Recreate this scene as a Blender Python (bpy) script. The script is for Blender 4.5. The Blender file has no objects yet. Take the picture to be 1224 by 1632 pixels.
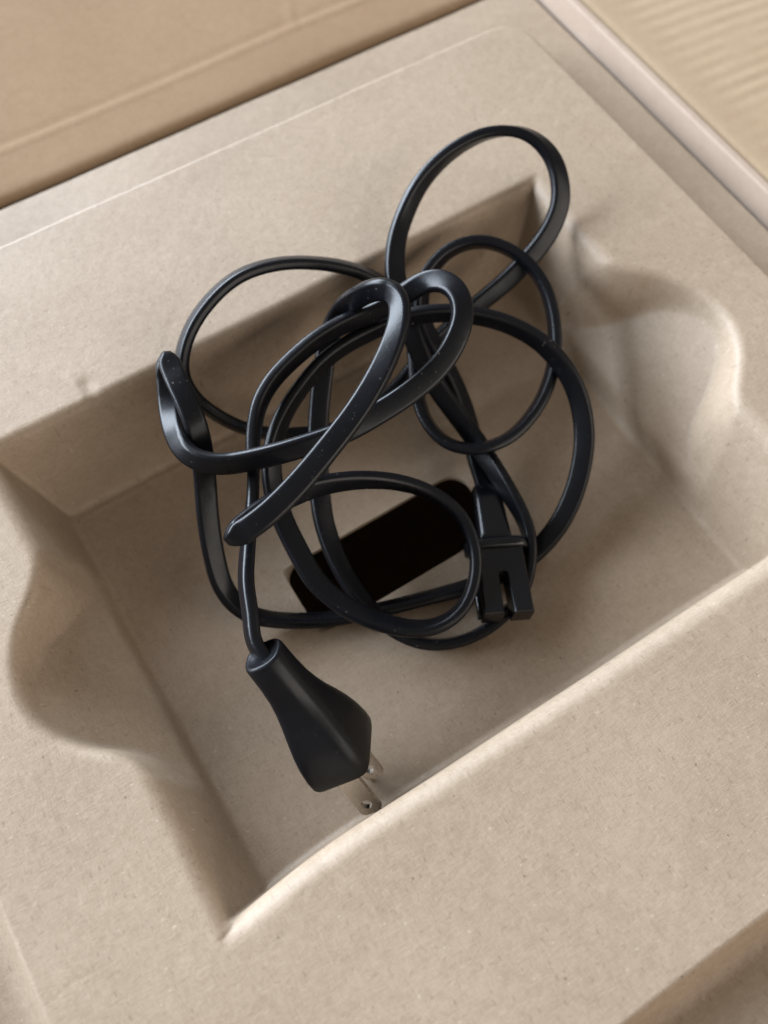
import bpy, bmesh, math
import numpy as np
from mathutils import Matrix, Vector

# ------------------------------------------------------------------ camera, light, exposure
scene = bpy.context.scene
MM = 0.001
cam_data = bpy.data.cameras.new('camera')
cam_data.sensor_width = 36.0
cam_data.lens = 31.985
cam_data.clip_start = 0.01
cam_data.clip_end = 50.0
cam_data.dof.use_dof = True
cam_data.dof.focus_distance = 0.238
cam_data.dof.aperture_fstop = 8.4
camera = bpy.data.objects.new('camera', cam_data)
scene.collection.objects.link(camera)
rot = Matrix(((0.8475,0.4824,-0.2215),(-0.5308,0.7756,-0.3417),(0.0069,0.4071,0.9133)))
camera.matrix_world = Matrix.Translation((0, 0, 0.230)) @ rot.to_4x4()
scene.camera = camera

world = bpy.data.worlds.new('World')
scene.world = world
world.use_nodes = True
bg = world.node_tree.nodes['Background']
bg.inputs['Color'].default_value = (1.0, 0.92, 0.83, 1)
bg.inputs['Strength'].default_value = 0.28

def area(name, loc, target, sx, sy, power, col):
    d = bpy.data.lights.new(name, 'AREA')
    d.shape = 'RECTANGLE'; d.size = sx; d.size_y = sy; d.energy = power; d.color = col
    o = bpy.data.objects.new(name, d)
    scene.collection.objects.link(o)
    o.location = loc
    o.rotation_euler = (Vector(target) - Vector(loc)).to_track_quat('-Z', 'Y').to_euler()
    return o
# the window of the room, behind and to the left of the box
area('window_light', (-1.25, 2.65, 1.16), (0.06, 0.09, 0.0), 5.0, 1.5, 620.0, (0.77, 0.87, 1.0))
# warm fill lamp added on the photographer's side, lifts back wall and left notch
area('room_fill', (1.3, -2.3, 1.15), (0.06, 0.09, 0.0), 3.6, 1.8, 72.0, (1.0, 0.92, 0.84))

scene.view_settings.view_transform = 'Standard'
scene.view_settings.look = 'None'
scene.view_settings.exposure = 0.0
scene.view_settings.gamma = 1.0
scene.view_settings.use_curve_mapping = False

# ------------------------------------------------------------------ helpers
def link(name, mesh, mat, parent=None, smooth=True):
    o = bpy.data.objects.new(name, mesh)
    scene.collection.objects.link(o)
    if mat: mesh.materials.append(mat)
    if parent: o.parent = parent
    if smooth:
        mesh.polygons.foreach_set('use_smooth', [True] * len(mesh.polygons))
    return o

def empty(name, loc=(0, 0, 0)):
    o = bpy.data.objects.new(name, None)
    o.empty_display_size = 0.01
    o.location = loc
    scene.collection.objects.link(o)
    return o

def tag(o, label, cat):
    o['label'] = label; o['category'] = cat

def from_bm(bm, name):
    bmesh.ops.recalc_face_normals(bm, faces=bm.faces)
    me = bpy.data.meshes.new(name)
    bm.to_mesh(me); bm.free()
    return me

def mesh_np(name, verts, faces):
    me = bpy.data.meshes.new(name)
    me.from_pydata((np.asarray(verts) * MM).tolist(), [], faces)
    me.update()
    return me

# ------------------------------------------------------------------ materials
class NT:
    def __init__(self, name):
        self.m = bpy.data.materials.new(name); self.m.use_nodes = True
        self.t = self.m.node_tree; self.n = self.t.nodes; self.l = self.t.links
        self.b = self.n['Principled BSDF']
    def put(self, s, v):
        if hasattr(v, 'is_linked'): self.l.new(v, s)
        else: s.default_value = v
    def coords(self, scale, rotz=0.0, loc=(0, 0, 0)):
        tc = self.n.new('ShaderNodeTexCoord'); mp = self.n.new('ShaderNodeMapping')
        mp.inputs['Scale'].default_value = scale; mp.inputs['Rotation'].default_value = (0, 0, rotz)
        mp.inputs['Location'].default_value = loc
        self.l.new(tc.outputs['Object'], mp.inputs['Vector']); return mp.outputs['Vector']
    def noise(self, vec, detail=4.0, rough=0.55, dist=0.0):
        x = self.n.new('ShaderNodeTexNoise'); self.l.new(vec, x.inputs['Vector'])
        x.inputs['Scale'].default_value = 1.0; x.inputs['Detail'].default_value = detail
        x.inputs['Roughness'].default_value = rough; x.inputs['Distortion'].default_value = dist
        return x.outputs['Fac']
    def ramp(self, v, a, b, ca=0.0, cb=1.0):
        x = self.n.new('ShaderNodeMapRange'); x.clamp = True
        self.put(x.inputs[0], v)
        for i, q in ((1, a), (2, b), (3, ca), (4, cb)): self.put(x.inputs[i], q)
        return x.outputs[0]
    def math(self, op, a, b=0.0):
        x = self.n.new('ShaderNodeMath'); x.operation = op
        self.put(x.inputs[0], a); self.put(x.inputs[1], b); return x.outputs[0]
    def mix(self, fac, a, b, mode='MIX'):
        x = self.n.new('ShaderNodeMix'); x.data_type = 'RGBA'; x.blend_type = mode
        self.put(x.inputs[0], fac); self.put(x.inputs[6], a); self.put(x.inputs[7], b)
        return x.outputs[2]
    def specks(self, scale, rotz, density, radius, loc=(0, 0, 0), flat=False):
        v = self.n.new('ShaderNodeTexVoronoi'); v.feature = 'F1'; v.voronoi_dimensions = '2D' if flat else '3D'
        self.l.new(self.coords(scale, rotz, loc), v.inputs['Vector']); v.inputs['Scale'].default_value = 1.0
        s = self.n.new('ShaderNodeSeparateColor'); self.l.new(v.outputs['Color'], s.inputs[0])
        on = self.math('GREATER_THAN', s.outputs[0], 1.0 - density)
        rad = self.math('MULTIPLY', self.ramp(s.outputs[1], 0, 1, 0.35, 1.0), radius)
        d = self.math('DIVIDE', v.outputs['Distance'], rad)
        return self.math('MULTIPLY', self.ramp(d, 0.55, 1.0, 1.0, 0.0), on)
    def bump(self, height, dist, strength=1.0, normal=None):
        x = self.n.new('ShaderNodeBump'); x.inputs['Distance'].default_value = dist
        x.inputs['Strength'].default_value = strength
        self.l.new(height, x.inputs['Height'])
        if normal is not None: self.l.new(normal, x.inputs['Normal'])
        return x.outputs['Normal']

def c4(r, g, b): return (r, g, b, 1.0)

def pulp_material(name, dark, light, grain=1.0, spec=0.30, rough=0.52, flecks=1.0):
    k = NT(name)
    big = k.noise(k.coords((22, 22, 22)), 3, 0.5)
    mid = k.noise(k.coords((260, 260, 260)), 4, 0.6, 0.6)
    fa = k.noise(k.coords((1900, 420, 900), 0.62), 3, 0.6, 1.2)
    fb = k.noise(k.coords((420, 1900, 900), 0.25), 3, 0.6, 1.2)
    fib = k.math('MULTIPLY', k.math('ADD', fa, fb), 0.5)
    tone = k.math('ADD', k.math('MULTIPLY', k.ramp(big, 0.3, 0.7), 0.35),
                  k.math('ADD', k.math('MULTIPLY', k.ramp(mid, 0.3, 0.7), 0.3), k.math('MULTIPLY', k.ramp(fib, 0.38, 0.62), 0.55 * grain)))
    col = k.mix(k.ramp(tone, 0.1, 0.95), dark, light)
    s1 = k.specks((520, 210, 1), 0.5, 0.22, 0.20, (0, 0, 0), True)          # short dark fibres
    s2 = k.specks((190, 560, 1), 1.2, 0.16, 0.20, (0.3, 0.1, 0), True)
    s3 = k.specks((120, 120, 1), 0.2, 0.11, 0.055, (0.7, 0.2, 0), True)      # dark flecks
    s4 = k.specks((210, 330, 1), 0.9, 0.14, 0.12, (0.2, 0.9, 0), True)       # pale flecks
    col = k.mix(k.math('MULTIPLY', s1, 0.28 * flecks), col, c4(0.12, 0.085, 0.055))
    col = k.mix(k.math('MULTIPLY', s2, 0.24 * flecks), col, c4(0.13, 0.09, 0.06))
    col = k.mix(k.math('MULTIPLY', s3, 0.5 * flecks), col, c4(0.07, 0.045, 0.03))
    col = k.mix(k.math('MULTIPLY', s4, 0.36 * flecks), col, c4(0.50, 0.43, 0.34))
    k.l.new(col, k.b.inputs['Base Color'])
    k.b.inputs['Roughness'].default_value = rough
    k.b.inputs['Specular IOR Level'].default_value = spec
    h = k.math('ADD', k.math('MULTIPLY', fib, 1.0), k.math('MULTIPLY', mid, 0.6))
    k.l.new(k.bump(h, 0.00016 * grain, 0.75), k.b.inputs['Normal'])
    return k.m

M_PULP = pulp_material('molded_pulp', c4(0.25, 0.186, 0.127), c4(0.345, 0.266, 0.193))
M_CARD = pulp_material('kraft_cardboard', c4(0.255, 0.17, 0.102), c4(0.32, 0.222, 0.142), 0.6, 0.08, 0.85, 0.5)
M_CORR = pulp_material('corrugated_liner', c4(0.34, 0.25, 0.16), c4(0.40, 0.305, 0.205), 0.5, 0.08, 0.85, 0.3)
M_EDGE = pulp_material('pale_board', c4(0.33, 0.25, 0.19), c4(0.40, 0.31, 0.245), 0.5, 0.2, 0.7, 0.0)  # lighter board tone, used on the right wall panel only

def rubber(name, rough, dust, spec):
    k = NT(name)
    n = k.noise(k.coords((900, 900, 900)), 3, 0.6)
    w = k.noise(k.coords((70, 70, 70)), 3, 0.6)
    s = k.specks((1100, 1100, 1100), 0.3, 0.16, 0.26)
    s2 = k.specks((500, 500, 500), 0.3, 0.22, 0.22)
    dm = k.math('MULTIPLY', k.math('MAXIMUM', s, s2), k.ramp(w, 0.42, 0.68))
    col = k.mix(k.math('MULTIPLY', dm, dust), c4(0.0034, 0.0037, 0.0054), c4(0.26, 0.24, 0.21))
    k.l.new(col, k.b.inputs['Base Color'])
    k.put(k.b.inputs['Roughness'], k.ramp(w, 0.3, 0.7, rough - 0.05, rough + 0.08))
    k.b.inputs['Specular IOR Level'].default_value = spec
    k.l.new(k.bump(n, 0.00006, 0.5), k.b.inputs['Normal'])
    return k.m
M_CABLE = rubber('black_cable_jacket', 0.30, 0.32, 0.24)
M_PLUG = rubber('black_plug_plastic', 0.36, 0.12, 0.25)
M_CONN = rubber('black_connector_plastic', 0.22, 0.08, 0.42)

k = NT('nickel_plated_brass')
k.b.inputs['Base Color'].default_value = c4(0.52, 0.47, 0.41)
k.b.inputs['Metallic'].default_value = 1.0
k.put(k.b.inputs['Roughness'], k.ramp(k.noise(k.coords((900, 200, 900)), 3), 0.3, 0.7, 0.16, 0.30))
M_METAL = k.m

# ------------------------------------------------------------------ the moulded tray (mm)
FLOOR = -39.0
LEDGE = -12.0
rng = np.random.default_rng(7)

def waves(x, y, n, lmin, lmax, amp, seed):
    r = np.random.default_rng(seed); z = np.zeros_like(x)
    for _ in range(n):
        l = r.uniform(lmin, lmax); a = r.uniform(0, 2 * math.pi); p = r.uniform(0, 6.28)
        z += np.sin((x * math.cos(a) + y * math.sin(a)) * 2 * math.pi / l + p)
    return z * amp / math.sqrt(n)

def smin(a, b, k):
    h = np.maximum(k - np.abs(a - b), 0) / k
    return np.minimum(a, b) - h * h * k * 0.25
def smax(a, b, k): return -smin(-a, -b, k)

def sd_round_rect(x, y, x0, x1, y0, y1, r):
    """positive inside"""
    qx = np.abs(x - (x0 + x1) / 2) - (x1 - x0) / 2 + r
    qy = np.abs(y - (y0 + y1) / 2) - (y1 - y0) / 2 + r
    return -(np.hypot(np.maximum(qx, 0), np.maximum(qy, 0)) + np.minimum(np.maximum(qx, qy), 0) - r)

def seg_dist(x, y, pl):
    d = np.full(x.shape, 1e9)
    for (ax, ay), (bx, by) in zip(pl[:-1], pl[1:]):
        t = np.clip(((x - ax) * (bx - ax) + (y - ay) * (by - ay)) / ((bx - ax) ** 2 + (by - ay) ** 2 + 1e-9), 0, 1)
        d = np.minimum(d, np.hypot(x - ax - t * (bx - ax), y - ay - t * (by - ay)))
    return d

def prof(s, slope, depth, R, r):
    """height across an edge: flat, round lip of radius R, wall of the given slope, fillet r, floor"""
    th = math.atan(slope); s0 = -R * math.tan(th / 2)
    z = np.where(s < s0, 0.0, -slope * s)
    m = (s >= s0) & (s < s0 + R * math.sin(th))
    z = np.where(m, -(R - np.sqrt(np.maximum(R * R - (s - s0) ** 2, 0))), z)
    s1 = depth / slope + r * math.tan(th / 2)
    m = (s > s1 - r * math.sin(th)) & (s <= s1)
    z = np.where(m, -depth + (r - np.sqrt(np.maximum(r * r - (s1 - s) ** 2, 0))), z)
    return np.where(s > s1, -depth, z)

NOTCH = [(-40, 148), (-12, 146), (-5, 139), (-1.5, 131), (0.3, 126), (1.5, 121), (6, 115), (12.2, 109), (17, 101.5), (19.4, 93), (19.4, 85.5), (16.6, 78), (11.5, 71.5), (5.5, 66.5), (1.8, 61.5), (-0.2, 55), (-2.0, 49), (-5, 41), (-12, 34), (-40, 32)]
def poly_sd(x, y, pl):
    """signed distance, positive inside"""
    d = seg_dist(x, y, pl + pl[:1]); ins = np.zeros(x.shape, bool)
    for (ax, ay), (bx, by) in zip(pl, pl[1:] + pl[:1]):
        c = ((ay > y) != (by > y)) & (x < (bx - ax) * (y - ay) / (by - ay + 1e-12) + ax)
        ins ^= c
    return np.where(ins, d, -d)
def chaikin(pl, n):
    for _ in range(n):
        q = [pl[0]]
        for (a, b), (c, d) in zip(pl[:-1], pl[1:]): q += [(0.75 * a + 0.25 * c, 0.75 * b + 0.25 * d), (0.25 * a + 0.75 * c, 0.25 * b + 0.75 * d)]
        pl = q + [pl[-1]]
    return pl

def tray_height(x, y):
    wob = waves(x, y, 7, 35, 120, 0.3, 3)
    bow = waves(x, y, 5, 60, 160, 0.35, 31)
    s = sd_round_rect(x, y, -30.3, 161.5, 18.8, 161.5, 3.0)
    sides = ((x + 30.0 + wob, 4.6, 4.5, 2.5), (161.5 - x + wob, 3.6, 5.0, 2.5), (161.5 - y + wob + bow * 0.6, 4.8, 3.6, 2.5), (y - 19.4 + 1.7 * np.clip((8 - x) / 34, 0, 1) ** 2 + wob * 0.6 + bow * 0.8, 11.0, 6.0, 2.5))
    rec = None
    for d_, sl, R, r in sides:
        p = prof(d_, sl, -FLOOR, R, r)
        rec = p if rec is None else smax(rec, p, 0.01 + 3.5 * np.clip(-np.maximum(rec, p) / 2.5, 0, 1) * np.clip((np.maximum(rec, p) - FLOOR) / 6, 0, 1))
    # finger notches, one in the middle of either side
    pl = chaikin(NOTCH, 2)
    def notch(cx_, sgn):
        u = (x - cx_) * sgn                         # outward from the recess
        d = poly_sd(u, y, pl)
        wall = prof(d - 0.2 + wob, 5.5, 90.0, 3.4, 1.0)
        slope = -7.0 - 23.0 * (17.0 - u) / 23.0
        return np.where(u > -26, smax(wall, smax(slope, np.full_like(x, FLOOR), 3.5), 4.0), 0)
    for n_ in (notch(-30.3, -1), notch(160.6, 1)):
        rec = smin(rec, n_, 0.01 + 3.0 * np.clip(-np.maximum(rec, n_) / 10, 0, 1) * np.clip((np.maximum(rec, n_) - FLOOR) / 6, 0, 1))
    z = rec
    z = np.maximum(z, FLOOR)
    # step down from the raised deck to the rim
    o = sd_round_rect(x, y, -73.0, 201.5, -47.5, 228.5, 12.0)
    cut = sd_round_rect(x, y, -120.0, -10.0, 216.5, 300.0, 6.0)     # corner pocket of the tray
    o = np.minimum(o, -cut) + wob * 0.4
    step = prof(-o, 2.6, -LEDGE, 0.9, 6.0)
    z = np.minimum(z, step)
    # unevenness of pressed pulp
    z = z + waves(x, y, 9, 30, 100, 0.07, 11) + waves(x, y, 24, 2.5, 7, 0.008, 5)
    # creases and small cracks
    def ridge(pl, w, h):
        return h * np.exp(-(seg_dist(x, y, pl) / w) ** 2)
    z += ridge([(0.2, 173), (1.0, 168), (0.3, 163)], 1.1, 0.12) - ridge([(3.2, 167), (3.0, 161)], 2.2, 0.5)
    z += ridge([(-1.4, 17.5), (-0.1, 11.3), (0.7, 5.5), (0.7, 2.3), (0.4, -2)], 0.6, 0.08) - ridge([(-4.5, 18), (-4.0, 12)], 2.6, 0.25)
    z -= ridge([(-27.5, 18.5), (-29.7, 15.9), (-32.3, 14.9)], 0.5, 0.25)
    z -= ridge([(-14.2, 13.4), (-12.1, 13.0), (-10.9, 13.8)], 0.5, 0.10)
    z -= ridge([(103.8, 11.0), (95, 10.6), (87.2, 11.2)], 0.5, 0.08)
    z -= ridge([(45.5, 11.8), (37.6, 9.8)], 0.5, 0.06)
    z -= ridge([(-70.6, 24.0), (-65.8, 24.9), (-59.9, 24.5)], 0.5, 0.05)
    z += ridge([(-55.3, 71.5), (-54.3, 60.8), (-54.4, 55.8)], 0.6, 0.06)
    # faint tooling line that runs round the floor next to the walls
    z += 0.22 * np.exp(-((s - 11.2) / 0.8) ** 2) * np.clip((y - 30) / 6, 0, 1)
    return z

HX0, HX1, HY0, HY1, HR = 27.0, 94.0, 76.0, 100.6, 7.0
def axis(lo, hi, marks, step):
    out = []; m = [lo] + marks + [hi]
    for a, b in zip(m[:-1], m[1:]):
        n = max(1, round((b - a) / step)); out += [a + (b - a) * i / n for i in range(n)]
    return np.array(out + [hi])
gx = axis(-96.5, 224.6, [HX0, HX0 + HR, HX1 - HR, HX1], 0.7)
gy = axis(-75.0, 254.8, [HY0, HY0 + HR, HY1 - HR, HY1], 0.7)
gy = np.concatenate([gy[gy < 15.0], np.arange(15.0, 26.0, 0.25), gy[gy > 26.0]])    # finer across the steep front wall
GX, GY = np.meshgrid(gx, gy)
GZ = tray_height(GX, GY)
near_hole = np.clip(sd_round_rect(GX, GY, HX0 - 16, HX1 + 16, HY0 - 16, HY1 + 16, 18) / 14, 0, 1)
GZ = GZ * (1 - near_hole) + FLOOR * near_hole
nx, ny = len(gx), len(gy)
verts = np.stack([GX.ravel(), GY.ravel(), GZ.ravel()], 1)
ii, jj = np.meshgrid(np.arange(nx - 1), np.arange(ny - 1))
cxm = (gx[:-1] + gx[1:]) / 2; cym = (gy[:-1] + gy[1:]) / 2
CXm, CYm = np.meshgrid(cxm, cym)
keep = ~((CXm > HX0) & (CXm < HX1) & (CYm > HY0) & (CYm < HY1))
base = (jj * nx + ii)[keep]
quads = np.stack([base, base + 1, base + nx + 1, base + nx], 1).tolist()
vl = verts.tolist()
# rounded slot: corner fillets, then the cut edge going down through the board
outline = []
for cx_, cy_, a0 in ((HX1 - HR, HY1 - HR, 0), (HX0 + HR, HY1 - HR, 90), (HX0 + HR, HY0 + HR, 180), (HX1 - HR, HY0 + HR, 270)):
    corner = len(vl)
    vl.append([cx_ + HR * (1 if a0 in (0, 270) else -1), cy_ + HR * (1 if a0 in (0, 90) else -1), FLOOR])
    prev = None
    for i in range(11):
        a = math.radians(a0 + 9 * i)
        vl.append([cx_ + HR * math.cos(a), cy_ + HR * math.sin(a), FLOOR]); cur = len(vl) - 1
        if prev is not None: quads.append([corner, prev, cur])
        outline.append(cur); prev = cur
lower = []
for q in outline:
    p = vl[q]; vl.append([p[0], p[1], FLOOR - 1.8]); lower.append(len(vl) - 1)
for i in range(len(outline)):
    j = (i + 1) % len(outline)
    quads.append([outline[i], lower[i], lower[j], outline[j]])
tray_mesh = mesh_np('molded_pulp_tray', vl, quads)
tray = link('molded_pulp_tray', tray_mesh, M_PULP)
tag(tray, 'beige moulded pulp tray with a deep rectangular recess, finger notches and a black slot', 'tray')

# ------------------------------------------------------------------ the cardboard box round it
box = empty('cardboard_box', (0.064, 0.09, -0.266))
tag(box, 'brown corrugated cardboard box around the pulp tray with its flaps folded open', 'box')
def in_box(o):
    o.parent = box; o.matrix_parent_inverse = Matrix.Translation(-Vector(box.location)); return o

def board(name, x0, x1, y0, y1, z0, z1, mat=M_CARD):
    bm = bmesh.new()
    bmesh.ops.create_cube(bm, size=1.0, matrix=Matrix.Translation(((x0 + x1) / 2 * MM, (y0 + y1) / 2 * MM, (z0 + z1) / 2 * MM)) @ Matrix.Diagonal(((x1 - x0) * MM, (y1 - y0) * MM, (z1 - z0) * MM, 1)))
    bmesh.ops.bevel(bm, geom=bm.edges[:], offset=0.0008, segments=2, affect='EDGES', profile=0.5)
    return in_box(link(name, from_bm(bm, name), mat, smooth=False))
board('bottom_panel', -98, 226.2, -77, 256.2, -266, -263)
board('wall_panel', -101.2, -98.2, -80.2, 259.4, -266, -4)
board('wall_panel', -98, 226.2, -80.2, -77.2, -266, -4)
board('wall_panel', 226.6, 230.0, -80.2, 259.4, -266, -2.4, M_EDGE)
board('wall_panel', -98, 226.2, 256.6, 259.6, -266, -14)

def flap(name, prof, span, along, corr, mat, extra=None, step=1.4):
    """sheet swept from a profile of (outward, height) points over span, mm"""
    pr = []
    for (a, b), (c, d) in zip(prof[:-1], prof[1:]):
        n = max(1, round(math.hypot(c - a, d - b) / step)); pr += [(a + (c - a) * i / n, b + (d - b) * i / n) for i in range(n)]
    pr.append(prof[-1]); pr = np.array(pr)
    for _ in range(4): pr[1:-1] = 0.5 * pr[1:-1] + 0.25 * (pr[:-2] + pr[2:])
    s_ = np.linspace(span[0], span[1], int((span[1] - span[0]) / step) + 1)
    U, Sg = np.meshgrid(pr[:, 0], s_); Z, _ = np.meshgrid(pr[:, 1], s_)
    Z = Z + waves(U, Sg, 8, 50, 160, 0.35, 21)
    if corr: Z = Z + corr * 0.28 * np.sin(Sg * 2 * math.pi / 6.1 + 0.8 * np.sin(U * 0.04)) * (1 + waves(U, Sg, 6, 12, 40, 0.5, 77)) * np.clip((U - prof[0][0] - 8) / 12, 0, 1)
    if extra is not None: Z = Z + extra(U, Sg)
    V = np.stack([U, Sg, Z], -1) if along == 'y' else np.stack([Sg, U, Z], -1)
    n1, n0 = U.shape
    a_, b_ = np.meshgrid(np.arange(n0 - 1), np.arange(n1 - 1)); q = (b_ * n0 + a_).ravel()
    F = np.stack([q, q + 1, q + n0 + 1, q + n0], 1)
    if along != 'y': F = F[:, ::-1]
    o = in_box(link(name, mesh_np(name, V.reshape(-1, 3), F.tolist()), mat))
    so = o.modifiers.new('thickness', 'SOLIDIFY'); so.thickness = 0.003; so.offset = -1
    return o
flap('flap', [(230.4, -8.0), (230.6, -5.0), (231.4, -3.6), (234, -3.6), (250, -6.5), (430, -30)], (-80, 300), 'y', 0.30, M_CORR)
def back_extra(U, Sg):
    cr = 0.22 * np.exp(-((U - 276.5) / 0.9) ** 2) - 0.15 * np.exp(-((U - 279.0) / 1.5) ** 2)
    d = seg_dist(Sg, U, [(135, 277), (137, 282), (140, 290), (145, 306)])
    return cr + 0.2 * np.exp(-(d / 0.9) ** 2)
flap('flap', [(256.8, -14.6), (257.0, -12.6), (258, -11.6), (262, -11.0), (276.5, -9.2), (330, -3.5), (480, 10)], (-110, 222), 'x', 0.0, M_CARD, back_extra)

# ------------------------------------------------------------------ the power cord
cord = empty('power_cord', (0.064 * 1.0, 0.09, FLOOR * MM))
tag(cord, 'tangled black flat power cord with a two-blade plug lying in the tray recess', 'power cord')
def in_cord(o, parent=None):
    if parent is None:
        o.parent = cord; o.matrix_parent_inverse = Matrix.Translation(-Vector(cord.location))
    else:
        o.parent = parent
    return o

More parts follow.
